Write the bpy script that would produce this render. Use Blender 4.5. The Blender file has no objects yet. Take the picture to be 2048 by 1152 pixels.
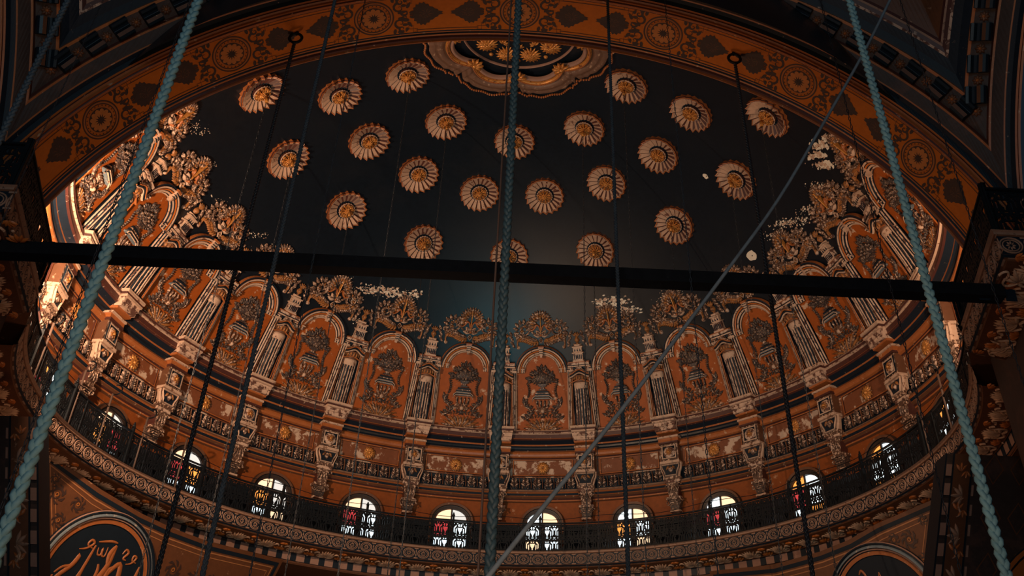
import bpy, math, random
from math import sin, cos, pi, sqrt, atan2, radians, degrees, hypot
from mathutils import Vector, Matrix
random.seed(7)
SC = bpy.context.scene
COL = SC.collection

# ------------------------------------------------------------------ camera, light, exposure
F = 1826.97; PITCH = 0.6603; YAW = 0.0275; ROLL = 0.0299
CAM = Vector((0.049, -20.081, 1.6))
cd = bpy.data.cameras.new('camera'); cam = bpy.data.objects.new('camera', cd); COL.objects.link(cam)
cd.sensor_width = 36; cd.lens = F / 2048 * 36
cd.shift_x = -46.8 / 2048; cd.shift_y = -268.7 / 2048
fw = Vector((sin(YAW) * cos(PITCH), cos(YAW) * cos(PITCH), sin(PITCH)))
rt0 = Vector((cos(YAW), -sin(YAW), 0)); up0 = rt0.cross(fw)
rt = cos(ROLL) * rt0 + sin(ROLL) * up0; upv = -sin(ROLL) * rt0 + cos(ROLL) * up0
M = Matrix((rt, upv, -fw)).transposed().to_4x4(); M.translation = CAM
cam.matrix_world = M; cd.clip_end = 200
SC.camera = cam
SC.view_settings.view_transform = 'Standard'; SC.view_settings.look = 'None'
SC.view_settings.gamma = 1; SC.view_settings.use_curve_mapping = False
SC.view_settings.exposure = 0.10

w = bpy.data.worlds.new('world'); SC.world = w; w.use_nodes = True
w.node_tree.nodes['Background'].inputs[0].default_value = (0.10, 0.16, 0.24, 1)
w.node_tree.nodes['Background'].inputs[1].default_value = 0.06

def area(name, loc, target, size, power, col, sizey=None, spread=None, spec=.3):
    l = bpy.data.lights.new(name, 'AREA'); l.energy = power; l.color = col; l.size = size
    if sizey: l.shape = 'RECTANGLE'; l.size_y = sizey
    if spread: l.spread = radians(spread)
    l.specular_factor = spec
    o = bpy.data.objects.new(name, l); COL.objects.link(o); o.location = loc
    d = Vector(target) - Vector(loc); o.rotation_euler = d.to_track_quat('-Z', 'Y').to_euler()
    return o
WARM = (1.0, 0.66, 0.42)
area('gallery_floodlight_left', (-8.95, -4.7, 10.55), (-6.0, 6, 13.5), .30, 950, WARM, spread=175)
area('gallery_floodlight_right', (8.95, -4.7, 10.55), (5.5, 6, 13.5), .30, 190, WARM, spread=175)
area('low_warm_fill', (-3, -2.0, 3.0), (-1, 3, 14), 3.0, 250, (1.0, .56, .31), spread=155, spec=.08)  # added warm fill under the dome, standing for no real lamp
area('floor_daylight', (0, -7.6, 1.2), (0, 6, 15), 2.6, 120, (.05, .62, .78), spread=90, spec=1.0)
area('rope_cool_fill', (-3, -27, 6), (0, -8, 13), 5, 300, (.55, .85, 1.0), spec=.05)  # added cool fill behind the camera, to light ropes, beam and piers
area('corner_warm_fill', (0, -17, 3), (0, -9, 16), 4, 170, (1.0, .58, .34))  # added warm fill that brightens the upper corners of the arch

# ------------------------------------------------------------------ materials
MATS = {}   # lotus leaves: tan lightened in colour to stand for light in the cove
def mat(name, col, rough=.6, col2=None, amt=.5, scale=3.0, metal=0, bump=0.0, emit=0, spec=.5, grain=.15, sharp=.04):
    m = bpy.data.materials.new(name); m.use_nodes = True; nt = m.node_tree; nd = nt.nodes; lk = nt.links
    b = nd['Principled BSDF']; b.inputs['Roughness'].default_value = rough; b.inputs['Metallic'].default_value = metal
    b.inputs['Specular IOR Level'].default_value = spec
    tc = nd.new('ShaderNodeNewGeometry')
    n1 = nd.new('ShaderNodeTexNoise'); n1.inputs['Scale'].default_value = 9; n1.inputs['Detail'].default_value = 6
    lk.new(tc.outputs['Position'], n1.inputs['Vector'])
    mx = nd.new('ShaderNodeMix'); mx.data_type = 'RGBA'
    mx.inputs['A'].default_value = (*[c * (1 - grain * 1.6) for c in col], 1)
    mx.inputs['B'].default_value = (*[min(1, c * (1 + grain * 1.2)) for c in col], 1)
    lk.new(n1.outputs['Fac'], mx.inputs['Factor']); out = mx.outputs['Result']
    if col2:
        n2 = nd.new('ShaderNodeTexNoise'); n2.inputs['Scale'].default_value = scale; n2.inputs['Detail'].default_value = 9
        n2.inputs['Roughness'].default_value = .68
        lk.new(tc.outputs['Position'], n2.inputs['Vector'])
        r = nd.new('ShaderNodeMapRange'); th = .72 - amt * .44
        r.inputs['From Min'].default_value = th; r.inputs['From Max'].default_value = th + sharp
        lk.new(n2.outputs['Fac'], r.inputs['Value'])
        m2 = nd.new('ShaderNodeMix'); m2.data_type = 'RGBA'; m2.inputs['B'].default_value = (*col2, 1)
        lk.new(out, m2.inputs['A']); lk.new(r.outputs['Result'], m2.inputs['Factor']); out = m2.outputs['Result']
    lk.new(out, b.inputs['Base Color'])
    if bump:
        bp = nd.new('ShaderNodeBump'); bp.inputs['Strength'].default_value = bump; bp.inputs['Distance'].default_value = .02
        lk.new(n1.outputs['Fac'], bp.inputs['Height']); lk.new(bp.outputs['Normal'], b.inputs['Normal'])
    if emit:
        b.inputs['Emission Color'].default_value = (*col, 1); b.inputs['Emission Strength'].default_value = emit
    MATS[name] = m; return m
CREAM = (.60, .40, .28)
mat('cream', (.58, .38, .27), .7, (.20, .09, .05), .36, 7, bump=.2)
mat('cream_peeled', (.62, .42, .31), .75, (.12, .05, .035), .52, 6, bump=.3)
mat('orange', (.35, .078, .010), .55, (.60, .38, .25), .30, 3.2, bump=.1, spec=.3)
mat('orange_clean', (.46, .12, .018), .45, bump=.08, grain=.12)
mat('copper', (.38, .115, .032), .42, (.55, .33, .20), .25, 6)
mat('gold', (.60, .25, .06), .38, (.16, .05, .02), .38, 14, metal=.35)
mat('navy', (.008, .015, .026), .5, (.42, .30, .23), .16, 6, spec=.25)
mat('navy_clean', (.007, .014, .024), .5, spec=.25)
mat('dome_navy', (.0048, .0088, .0150), .36, (.010, .012, .016), .5, .6, grain=.3, sharp=.3, spec=.35)
mat('maroon', (.07, .020, .015), .5, (.45, .30, .22), .2, 5)
mat('brown', (.14, .055, .025), .55, (.40, .25, .17), .22, 6)
mat('ornament', (.10, .048, .030), .55, (.64, .42, .30), .44, 16, bump=.2)
mat('ornament_dark', (.045, .030, .028), .5, (.30, .17, .10), .38, 22, bump=.2)
mat('ornament_gold', (.34, .13, .035), .5, (.07, .03, .02), .42, 14, bump=.2)
mat('grey_blue', (.16, .20, .23), .6, (.5, .4, .32), .3, 7)
mat('plaster_white', (.82, .70, .56), .8, grain=.1)
mat('frieze_peel', (.20, .06, .022), .6, (.60, .42, .31), .46, 2.1)
mat('soffit', (.52, .135, .010), .45, grain=.14, bump=.05, spec=.3)
mat('paint_dark', (.045, .022, .018), .5, grain=.25)
mat('paint_line', (.40, .16, .06), .5, grain=.2)
mat('paint_ochre', (.50, .17, .035), .5)
mat('iron', (.006, .008, .011), .55, grain=.3, spec=.2)
mat('wood_dark', (.006, .0065, .009), .7, (.05, .05, .05), .08, 14, grain=.4, bump=.3, spec=.2)
mat('window_frame', (.035, .022, .018), .5)
mat('rope_teal', (.12, .25, .29), .75, bump=.4, grain=.3)
mat('rope_dark', (.035, .055, .075), .75, bump=.4, grain=.4)
mat('rope_center', (.035, .075, .095), .6, bump=.3, grain=.3)
mat('chain_dark', (.022, .024, .030), .5, grain=.3)
mat('wire_brown', (.10, .06, .045), .6)
mat('cable_grey', (.15, .20, .24), .6, grain=.3)
mat('wall_dark', (.040, .022, .018), .6, (.075, .035, .025), .45, 1.5, grain=.3, sharp=.1)
mat('wall_brown', (.125, .042, .014), .55, (.40, .22, .13), .16, 3, grain=.2)
mat('gallery_wall', (.26, .065, .012), .55, (.44, .22, .12), .22, 2.5, grain=.2, spec=.3)
mat('pink_block', (.33, .18, .13), .7)
mat('trim_tan', (.32, .18, .12), .6, (.12, .06, .04), .3, 12)
mat('lotus_lit_tan', (.58, .33, .20), .6, (.16, .07, .04), .3, 12)
mat('teal_panel', (.008, .017, .026), .4, spec=.35)
for nm, c, e in (('glass_white', (.78, .93, 1.0), 1.35), ('glass_warm', (1.0, .66, .40), 1.25), ('glass_orange', (1.0, .36, .07), 1.1),
                 ('glass_red', (.75, .07, .08), .55), ('glass_pale', (.70, .72, .70), .85)):
    mat(nm, c, .3, emit=e, grain=0)

# ------------------------------------------------------------------ mesh builder
R = 10.8; Z0 = 10.03
class MB:
    def __init__(s, f=None): s.v = []; s.f = []; s.m = []; s.sm = []; s.mats = []; s.map = f
    def mi(s, m):
        if m not in s.mats: s.mats.append(m)
        return s.mats.index(m)
    def pt(s, u, v, h):
        s.v.append(s.map(u, v, h) if s.map else (u, v, h)); return len(s.v) - 1
    def face(s, idx, m, sm=False): s.f.append(idx); s.m.append(s.mi(m)); s.sm.append(sm)
    def grid(s, rows, m, sm=False, closed=False, closev=False):
        ids = [[s.pt(*p) for p in r] for r in rows]
        n = len(ids); k = len(ids[0])
        for i in range(n if closev else n - 1):
            a = ids[i]; b = ids[(i + 1) % n]
            for j in range(k if closed else k - 1):
                mm = m[j % len(m)] if isinstance(m, (list, tuple)) else m
                s.face((a[j], a[(j + 1) % k], b[(j + 1) % k], b[j]), mm, sm)
        return ids
    def build(s, name, parent=None, O=(0, 0, 0), top=True):
        me = bpy.data.meshes.new(name); O = Vector(O)
        me.from_pydata([tuple(Vector(p) - O) for p in s.v], [], s.f)
        for m in s.mats: me.materials.append(MATS[m])
        me.polygons.foreach_set('material_index', s.m); me.polygons.foreach_set('use_smooth', s.sm); me.update()
        o = bpy.data.objects.new(name, me); COL.objects.link(o)
        if parent: o.parent = parent
        else: o.location = O
        return o
    # ---- relief shapes in (u, v, height)
    def rib(s, pts, w, h, m, h0=0., sm=True, closed=False, taper=None):
        n = len(pts); rows = []
        for i, (x, y) in enumerate(pts):
            if closed: a, b = pts[i - 1], pts[(i + 1) % n]
            else: a, b = pts[max(i - 1, 0)], pts[min(i + 1, n - 1)]
            dx, dy = b[0] - a[0], b[1] - a[1]; L = hypot(dx, dy) or 1; nx, ny = -dy / L, dx / L
            k = 1.
            if taper == 'both': k = max(.12, sin(pi * i / (n - 1)) ** .6)
            elif taper == 'end': k = max(.12, 1 - i / (n - 1)) ** .7
            elif taper: k = taper[i]
            ww = w * k / 2
            rows.append([(x + nx * ww * c, y + ny * ww * c, h0 + h * k * e) for c, e in ((-1, 0), (-.62, .78), (0, 1), (.62, .78), (1, 0))])
        s.grid(rows, m, sm, closev=closed)
    def flat(s, pts, w, h0, m, closed=False, taper=None):
        n = len(pts); rows = []
        for i, (x, y) in enumerate(pts):
            if closed: a, b = pts[i - 1], pts[(i + 1) % n]
            else: a, b = pts[max(i - 1, 0)], pts[min(i + 1, n - 1)]
            dx, dy = b[0] - a[0], b[1] - a[1]; L = hypot(dx, dy) or 1; nx, ny = -dy / L, dx / L
            k = 1.
            if taper == 'both': k = max(.1, sin(pi * i / (n - 1)) ** .6)
            elif taper == 'end': k = max(.1, 1 - i / (n - 1))
            elif taper: k = taper[i]
            rows.append([(x + nx * w * k * c, y + ny * w * k * c, h0) for c in (-.5, .5)])
        s.grid(rows, m, closev=closed)
    def blob(s, out, h, m, h0=0., sm=True, ctr=None, side=True):
        n = len(out); cx = sum(p[0] for p in out) / n; cy = sum(p[1] for p in out) / n
        if ctr: cx, cy = ctr
        a = [s.pt(x, y, h0) for x, y in out]
        b = [s.pt(cx + (x - cx) * .72, cy + (y - cy) * .72, h0 + h * .8) for x, y in out]
        c = s.pt(cx, cy, h0 + h)
        for i in range(n):
            j = (i + 1) % n
            s.face((a[i], a[j], b[j], b[i]), m, sm); s.face((b[i], b[j], c), m, sm)
    def poly(s, out, h0, m, ctr=None):
        n = len(out); cx, cy = ctr or (sum(p[0] for p in out) / n, sum(p[1] for p in out) / n)
        a = [s.pt(x, y, h0) for x, y in out]; c = s.pt(cx, cy, h0)
        for i in range(n): s.face((a[i], a[(i + 1) % n], c), m)
    def prism(s, out, h0, h1, m, mside=None, ctr=None, inset=0.):
        n = len(out); cx, cy = ctr or (sum(p[0] for p in out) / n, sum(p[1] for p in out) / n)
        a = [s.pt(x, y, h0) for x, y in out]
        b = [s.pt(x + (cx - x) * inset, y + (cy - y) * inset, h1) for x, y in out]; c = s.pt(cx, cy, h1)
        for i in range(n):
            j = (i + 1) % n
            s.face((a[i], a[j], b[j], b[i]), mside or m); s.face((b[i], b[j], c), m)
    def box(s, u0, u1, v0, v1, h0, h1, m, ms=None, inset=0.):
        s.prism([(u0, v0), (u1, v0), (u1, v1), (u0, v1)], h0, h1, m, ms, inset=inset)
    def leaf(s, x, y, ang, L, W, h, m, h0=0.):
        c, d = cos(ang), sin(ang); o = []
        prof = ((0, .12), (.2, .7), (.45, 1), (.7, .75), (.88, .35), (1, 0))
        for t, k in prof: o.append((t * L, k * W / 2))
        for t, k in prof[-2::-1]: o.append((t * L, -k * W / 2))
        s.blob([(x + a * c - b * d, y + a * d + b * c) for a, b in o], h, m, h0)
    def hemi(s, x, y, r, h, m, h0=0., n=8):
        rows = [[(x + r * k * cos(2 * pi * i / n), y + r * k * sin(2 * pi * i / n), h0 + h * e) for i in range(n)] for k, e in ((1, 0), (.8, .6), (.4, .93), (.02, 1))]
        s.grid(rows, m, True, closed=True)
    def ring(s, x, y, r, w, h, m, h0=0., n=20, ry=None):
        ry = ry or r
        s.rib([(x + r * cos(2 * pi * i / n), y + ry * sin(2 * pi * i / n)) for i in range(n)], w, h, m, h0, closed=True)
    def fring(s, x, y, r, w, h0, m, n=24, ry=None):
        ry = ry or r
        s.flat([(x + r * cos(2 * pi * i / n), y + ry * sin(2 * pi * i / n)) for i in range(n)], w, h0, m, closed=True)
    def spiral(s, x, y, r, turns, sgn, a0, w, h, m, h0=0., fl=False):
        n = int(10 * turns) + 2; P = []
        for i in range(n):
            t = i / (n - 1); rr = r * (1 - t) ** .8 + r * .06; a = a0 + sgn * 2 * pi * turns * t
            P.append((x + rr * cos(a), y + rr * sin(a)))
        if fl: s.flat(P, w, h0, m, taper='end')
        else: s.rib(P, w, h, m, h0, taper='end')
        return P
    def spray(s, x, y, ang, L, n, lw, m, h, h0=0., bend=0., stem=True, scale=1.):
        """curved acanthus branch: stem plus paired leaves"""
        P = []; a = ang; cx, cy = x, y; k = max(n * 2, 4)
        for i in range(k + 1):
            P.append((cx, cy)); cx += cos(a) * L / k; cy += sin(a) * L / k; a += bend / k
        if stem: s.rib(P, lw * .5, h * .7, m, h0, taper='end')
        for i in range(n):
            p = P[min(1 + i * 2, k)]; q = P[min(2 + i * 2, k)]; a = atan2(q[1] - p[1], q[0] - p[0]) if q != p else ang
            g = L * .34 * (1 - .5 * i / n) * scale
            s.leaf(p[0], p[1], a + .85, g, g * .42, h, m, h0); s.leaf(p[0], p[1], a - .85, g, g * .42, h, m, h0)
        s.leaf(P[-1][0], P[-1][1], a, L * .2 * scale, L * .1 * scale, h, m, h0)
    def mould(s, path, prof, mats, closed=False, sm=False):
        """sweep a profile [(offset, height)] along a mitred 2-D path"""
        n = len(path); rows = []
        for i, (x, y) in enumerate(path):
            p = path[i - 1] if (i or closed) else None; q = path[(i + 1) % n] if (i < n - 1 or closed) else None
            def nrm(a, b):
                dx, dy = b[0] - a[0], b[1] - a[1]; L = hypot(dx, dy) or 1; return (-dy / L, dx / L)
            if p and q:
                a, b = nrm(p, (x, y)), nrm((x, y), q); mx, my = a[0] + b[0], a[1] + b[1]; L2 = mx * mx + my * my
                k = 2 / L2 if L2 > .3 else 3; k = min(k, 2.2); nx, ny = mx * k, my * k
            else: nx, ny = nrm(p, (x, y)) if p else nrm((x, y), q)
            rows.append([(x + nx * o, y + ny * o, h) for o, h in prof])
        s.grid(rows, mats, sm, closev=closed)

def arc(cx, cy, r, a0, a1, n, ry=None):
    ry = ry or r
    return [(cx + r * cos(radians(a0 + (a1 - a0) * i / n)), cy + ry * sin(radians(a0 + (a1 - a0) * i / n))) for i in range(n + 1)]
def bez(p0, p1, p2, p3, n=10):
    o = []
    for i in range(n + 1):
        t = i / n; a = (1 - t) ** 3; b = 3 * (1 - t) ** 2 * t; c = 3 * (1 - t) * t * t; d = t ** 3
        o.append((a * p0[0] + b * p1[0] + c * p2[0] + d * p3[0], a * p0[1] + b * p1[1] + c * p2[1] + d * p3[1]))
    return o
def mir(P): return [(-x, y) for x, y in P]

# mappings
def fsph(u, v, h):               # on the dome: u sideways from the bay axis, v arc length above the springing, h inward
    e = v / R; a = u / (R * cos(e)); r = R - h
    return (r * cos(e) * sin(a), r * cos(e) * cos(a), Z0 + r * sin(e))
def fcyl(r0):
    def f(u, z, h):
        a = u / r0; r = r0 - h; return (r * sin(a), r * cos(a), z)
    return f
def rotz(p, az): a = radians(az); return Vector((p[0] * cos(a) + p[1] * sin(a), -p[0] * sin(a) + p[1] * cos(a), p[2]))

def tag(o, label=None, cat=None, group=None, kind=None):
    if label: o['label'] = label
    if cat: o['category'] = cat
    if group: o['group'] = group
    if kind: o['kind'] = kind
    return o
def thing(name, O, label, cat, group=None):
    e = bpy.data.objects.new(name, None); e.empty_display_size = .2; COL.objects.link(e); e.location = O
    return tag(e, label, cat, group)
def copy_tree(o, parent=None):
    c = o.copy(); COL.objects.link(c)
    if parent: c.parent = parent
    for ch in [x for x in bpy.data.objects if x.parent == o]: copy_tree(ch, c)
    return c
def place(o, az):                # turn a thing built at azimuth 0 about the dome axis
    o.location = rotz(o.location, az); o.rotation_euler[2] = -radians(az)
def struct(o, label=None, cat=None):
    o['kind'] = 'structure'
    if label: o['label'] = label
    if cat: o['category'] = cat
    return o
ORD = ['first', 'second', 'third', 'fourth', 'fifth', 'sixth', 'seventh', 'eighth', 'ninth', 'tenth', 'eleventh', 'twelfth', 'thirteenth', 'fourteenth', 'fifteenth', 'sixteenth']
DEL = 15.84
def where(k, what=''):           # words for a half-integer or integer bay
    side = 'left' if k < 0 else 'right'
    if k == 0: return 'right behind the thick central rope'
    i = int(abs(k) + .5) - (0 if abs(k) % 1 else 1)
    if abs(k) % 1: i = int(abs(k) - .5)
    return '%s %s of the thick central rope' % (ORD[i], side)
HALF = [i + .5 for i in range(-7, 7)]; WHOLE = list(range(-6, 7))

# ------------------------------------------------------------------ shell of the semi-dome
def revolve(prof, mats, a0, a1, n, name, sm=False, O=(0, 0, 0)):
    b = MB(); rows = []
    for i in range(n + 1):
        a = radians(a0 + (a1 - a0) * i / n); rows.append([(r * sin(a), r * cos(a), z) for r, z in prof])
    b.grid(rows, mats, sm); return b.build(name, O=O)
prof = [(R * cos(radians(e)), Z0 + R * sin(radians(e))) for e in [14 + 76 * i / 40 for i in range(41)]]
prof[-1] = (.001, Z0 + R)
struct(revolve(prof, 'dome_navy', -180, 180, 160, 'ceiling', True))
# ledge, fascia, torus, frieze face, cove, mouldings as one profile
LP = [(10.45, 13.22, 'cream'), (10.20, 13.20, 'cream'), (10.16, 13.15, 'maroon'), (10.19, 13.12, 'cream_peeled'), (10.17, 13.07, 'cream'), (10.22, 13.05, 'maroon'),
      (10.24, 12.93, 'copper'), (10.22, 12.90, 'maroon'), (10.27, 12.87, 'navy'), (10.42, 12.78, 'copper'), (10.42, 12.73, 'navy'), (10.56, 12.62, 'brown'), (10.56, 12.58, 'copper'),
      (10.50, 12.57, 'copper'), (10.455, 12.52, 'copper'), (10.45, 12.46, 'copper'), (10.48, 12.40, 'copper'), (10.54, 12.37, 'maroon'), (10.58, 12.34, 'brown'), (10.60, 12.30, 'frieze_peel'),
      (10.62, 11.74, 'brown'), (10.60, 11.72, 'navy_clean'), (10.66, 11.60, 'navy_clean'), (10.64, 11.35, 'cream'), (10.52, 11.27, 'brown'), (10.52, 11.23, 'copper'), (10.56, 11.20, 'navy'),
      (10.60, 11.14, 'copper'), (10.58, 11.11, 'brown'), (10.64, 11.06, 'maroon'), (10.68, 11.02, 'copper'), (10.68, 10.98, 'brown'), (10.75, 10.95, 'gallery_wall')]
struct(revolve([(r, z) for r, z, m in LP], [m for r, z, m in LP], -125, 125, 220, 'trim_1'))
struct(revolve([(10.75, 10.96), (10.75, 10.22), (10.75, 9.15)], ['gallery_wall', 'navy_clean'], -125, 125, 150, 'wall_back', True))
struct(revolve([(12.6, 8.5), (12.6, 0)], 'wall_brown', -115, 115, 60, 'wall_apse', True))
struct(revolve([(10.76, 9.18), (9.86, 9.18)], 'brown', -122, 122, 150, 'floor'))

# ------------------------------------------------------------------ niches
SH = 5.16; AR = .60; HW = .88; VB = 3.22
def niche_path(hw, ar, sh, ac):
    return [(hw, VB), (hw, sh), (ar, sh)] + arc(0, ac, ar, 0, 180, 18)[1:-1] + [(-ar, sh), (-hw, sh), (-hw, VB)]
def make_niche():
    O = fsph(0, VB, 0)
    t = thing('arched_niche', O, '', 'niche', 'arched flower niches round the dome base')
    b = MB(fsph)           # field
    out = [(HW + .02, VB), (HW + .02, SH + .02), (AR + .02, SH + .02)] + arc(0, SH, AR + .02, 0, 180, 18) + [(-AR - .02, SH + .02), (-HW - .02, SH + .02), (-HW - .02, VB)]
    vs = [VB + (SH - VB) * i / 6 for i in range(7)]
    b.grid([[(u, v, .015) for u in [-HW + 2 * HW * j / 8 for j in range(9)]] for v in vs], 'orange')
    b.grid([[(AR * cos(radians(a)) * k, SH + AR * sin(radians(a)) * k, .015) for k in (0, .33, .66, 1.02)] for a in range(0, 181, 10)], 'orange')
    b.build('painted_field', t, O)
    b = MB(fsph)           # stepped frame
    pr = [(0, .02), (-.0, .05), (.03, .075), (.05, .05), (.055, .10), (.09, .12), (.10, .085), (.115, .14), (.15, .155), (.165, .11), (.18, .15), (.20, .14), (.215, .02)]
    pm = ['navy', 'cream', 'cream', 'navy', 'cream_peeled', 'grey_blue', 'navy', 'cream', 'orange_clean', 'navy', 'copper', 'navy']
    P = niche_path(HW, AR, SH, SH)
    # frame runs clockwise when seen from inside so that offsets go outwards
    P = P[::-1]
    side = [(x, h) for x, h in pr]
    b.mould(P[:3], side, pm); b.mould(P[-3:], side, pm)
    pr2 = [(0, .02), (0, .06), (.035, .08), (.05, .05), (.06, .12), (.11, .13), (.12, .09), (.135, .15), (.18, .165), (.19, .11), (.20, .17), (.25, .18), (.26, .12), (.275, .17), (.315, .165), (.335, .06), (.335, .0)]
    pm2 = ['navy', 'cream', 'cream', 'navy', 'cream', 'cream', 'navy', 'orange_clean', 'navy', 'navy', 'cream', 'maroon', 'navy', 'navy', 'copper', 'navy']
    A = arc(0, SH, AR, 180, 0, 28)
    b.mould(A, pr2, pm2)
    # impost ledges that run from the arch to the neighbouring bays
    for s in (1, -1):
        x0, x1 = sorted((s * .93, s * 1.30))
        for v0, v1, h, m in ((5.33, 5.37, .20, 'cream'), (5.37, 5.40, .17, 'navy'), (5.40, 5.47, .24, 'cream_peeled'), (5.47, 5.50, .20, 'copper'), (5.25, 5.33, .14, 'navy')):
            b.box(x0, x1, v0, v1, 0, h, m)
        b.box(*sorted((s * .88, s * 1.12)), 5.16, 5.24, 0, .17, 'cream', 'navy')
    b.build('stepped_frame', t, O)
    b = MB(fsph)           # keystone
    b.prism([(-.05, 5.76), (.05, 5.76), (.09, 6.08), (-.09, 6.08)], .1, .23, 'cream'); b.box(-.10, .10, 6.02, 6.08, .1, .25, 'copper'); b.box(-.035, .035, 5.70, 5.78, .1, .22, 'cream')
    for v in (5.83, 5.90, 5.97): b.box(-.07, .07, v, v + .02, .2, .245, 'navy_clean')
    b.build('keystone', t, O)
    # flower basket
    b = MB(fsph); H = .03
    rnd = random.Random(3)
    for i in range(70):
        a = rnd.uniform(-.3, pi + .3); k = 1 - .28 * abs(cos(a)) + .25 * (abs(sin(a)) > .93); rr = rnd.uniform(.30, .46)
        b.leaf(rr * 1.0 * cos(a), 4.92 + rr * .72 * k * sin(a), a, .15, .075, .06, 'ornament_dark', H)
    b.blob([(-.40, 4.86), (-.34, 4.98), (-.20, 5.10), (0, 5.22), (.20, 5.10), (.34, 4.98), (.40, 4.86), (.2, 4.80), (-.2, 4.80)], .08, 'ornament_dark', H)
    for x, y in ((0, 4.92), (-.1, 4.97), (.1, 4.97), (0, 5.03), (-.05, 4.86), (.05, 4.86), (-.22, 4.92), (.22, 4.92), (-.33, 4.93), (.33, 4.93), (-.16, 5.07), (.16, 5.07), (0, 5.13), (-.26, 5.02), (.26, 5.02)):
        b.hemi(x, y, .05, .05, 'ornament_dark', H + .06, 7); b.ring(x, y, .034, .016, .012, 'ornament', H + .085, 8); b.hemi(x, y, .012, .02, 'cream', H + .1, 5)
    b.spray(-.02, 4.80, pi, .36, 4, .05, 'ornament_dark', .05, H, -.5); b.spray(.02, 4.80, 0, .36, 4, .05, 'ornament_dark', .05, H, .5)
    b.spray(0, 5.08, pi / 2, .26, 3, .05, 'ornament_dark', .05, H)
    b.prism([(-.17, 4.80), (.17, 4.80), (.10, 4.70), (-.10, 4.70)], H, .11, 'ornament_dark'); b.box(-.06, .06, 4.62, 4.70, H, .09, 'ornament'); b.box(-.12, .12, 4.58, 4.63, H, .11, 'ornament_dark')
    b.build('flower_basket', t, O)
    b = MB(fsph)           # little table
    for v0, v1, wd, m, h in ((4.50, 4.56, .20, 'navy_clean', .11), (4.46, 4.50, .24, 'ornament', .13), (4.40, 4.46, .26, 'navy_clean', .12)):
        b.box(-wd, wd, v0, v1, H, h, m)
    b.prism([(-.24, 4.42), (.24, 4.42), (.34, 4.33), (.34, 4.29), (-.34, 4.29), (-.34, 4.33)], H, .15, 'grey_blue')
    for dv, m in ((0, 'cream'), (-.045, 'navy_clean'), (-.075, 'cream')):
        b.rib([(-.34, 4.27 + dv), (-.33, 4.33 + dv), (-.24, 4.40 + dv), (.24, 4.40 + dv), (.33, 4.33 + dv), (.34, 4.27 + dv)], .028, .03, m, .15, sm=False)
    for x in (-.19, -.065, .065, .19): b.rib([(x, 4.24), (x * 1.1, 4.15), (x * .9, 4.05), (x * .7, 3.96)], .055, .07, 'ornament', H, taper=[.7, 1.2, .7, .5]); b.rib([(x + .03, 4.24), (x + .03, 4.02)], .02, .04, 'navy_clean', H)
    b.build('pedestal_table', t, O)
    b = MB(fsph)           # central flower under the table
    for i, a in enumerate((10, 42, 90, 138, 170)):
        b.leaf(0, 3.86, radians(a), .30 if i != 2 else .2, .13, .06, 'ornament', H); b.leaf(0, 3.86, radians(a), .22, .07, .03, 'brown', H + .045)
    b.hemi(0, 3.88, .075, .09, 'cream', H + .03, 10); b.hemi(0, 3.74, .08, .07, 'ornament_dark', H, 8)
    for a in (200, 240, 300, 340): b.leaf(0, 3.78, radians(a), .16, .07, .05, 'ornament_dark', H)
    for s in (1, -1): b.spray(s * .06, 3.76, 0 if s > 0 else pi, .34, 3, .05, 'ornament_dark', .05, H, -s * .6)
    b.build('flower_rosette', t, O)
    for s in (1, -1):      # side scroll with acanthus and hanging garland
        b = MB(fsph)
        S = bez((s * .66, 3.62), (s * .40, 3.60), (s * .30, 3.92), (s * .50, 3.98)) ; S2 = bez((s * .50, 3.98), (s * .68, 4.04), (s * .66, 4.22), (s * .52, 4.30))
        b.rib(S + S2[1:], .05, .06, 'ornament', H); b.spiral(s * .57, 3.72, .10, 1.3, -s, -pi / 2, .035, .05, 'ornament', H)
        for i in range(9):
            p = (S + S2)[1 + i * 2]; b.leaf(p[0], p[1], radians(90 - s * 60 + i * 6 * s), .20, .09, .05, 'ornament_dark', H); b.leaf(p[0], p[1], radians(90 + s * 50), .17, .08, .05, 'ornament_dark', H)
        b.spray(s * .60, 3.62, pi / 2 + s * 1.9, .16, 3, .05, 'ornament_dark', .05, H)
        b.build('acanthus_scroll', t, O)
        b = MB(fsph)
        for i in range(8):
            v = 4.36 + i * .062; u = s * (.50 - .04 * sin(i * .5)); b.hemi(u, v, .038, .05, 'ornament_dark', H, 6)
            b.leaf(u, v, radians(90 + s * 60), .08, .04, .04, 'ornament_dark', H)
        b.build('garland', t, O)
    b = MB(fsph)           # shell fan at the foot
    for i in range(13):
        a = radians(8 + i * 164 / 12); L = .36 + .24 * abs(cos(a)) ** 1.2
        b.leaf(.1 * cos(a), 3.25, a, L, .105, .075, 'ornament_gold' if i % 2 else 'ornament', H); b.spiral(.1 * cos(a) + L * .9 * cos(a), 3.25 + L * .8 * sin(a), .03, 1, 1, 0, .02, .03, 'ornament_gold', H + .03)
    b.hemi(0, 3.27, .08, .08, 'ornament_gold', H, 8)
    b.build('shell_fan', t, O)
    return t

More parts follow.
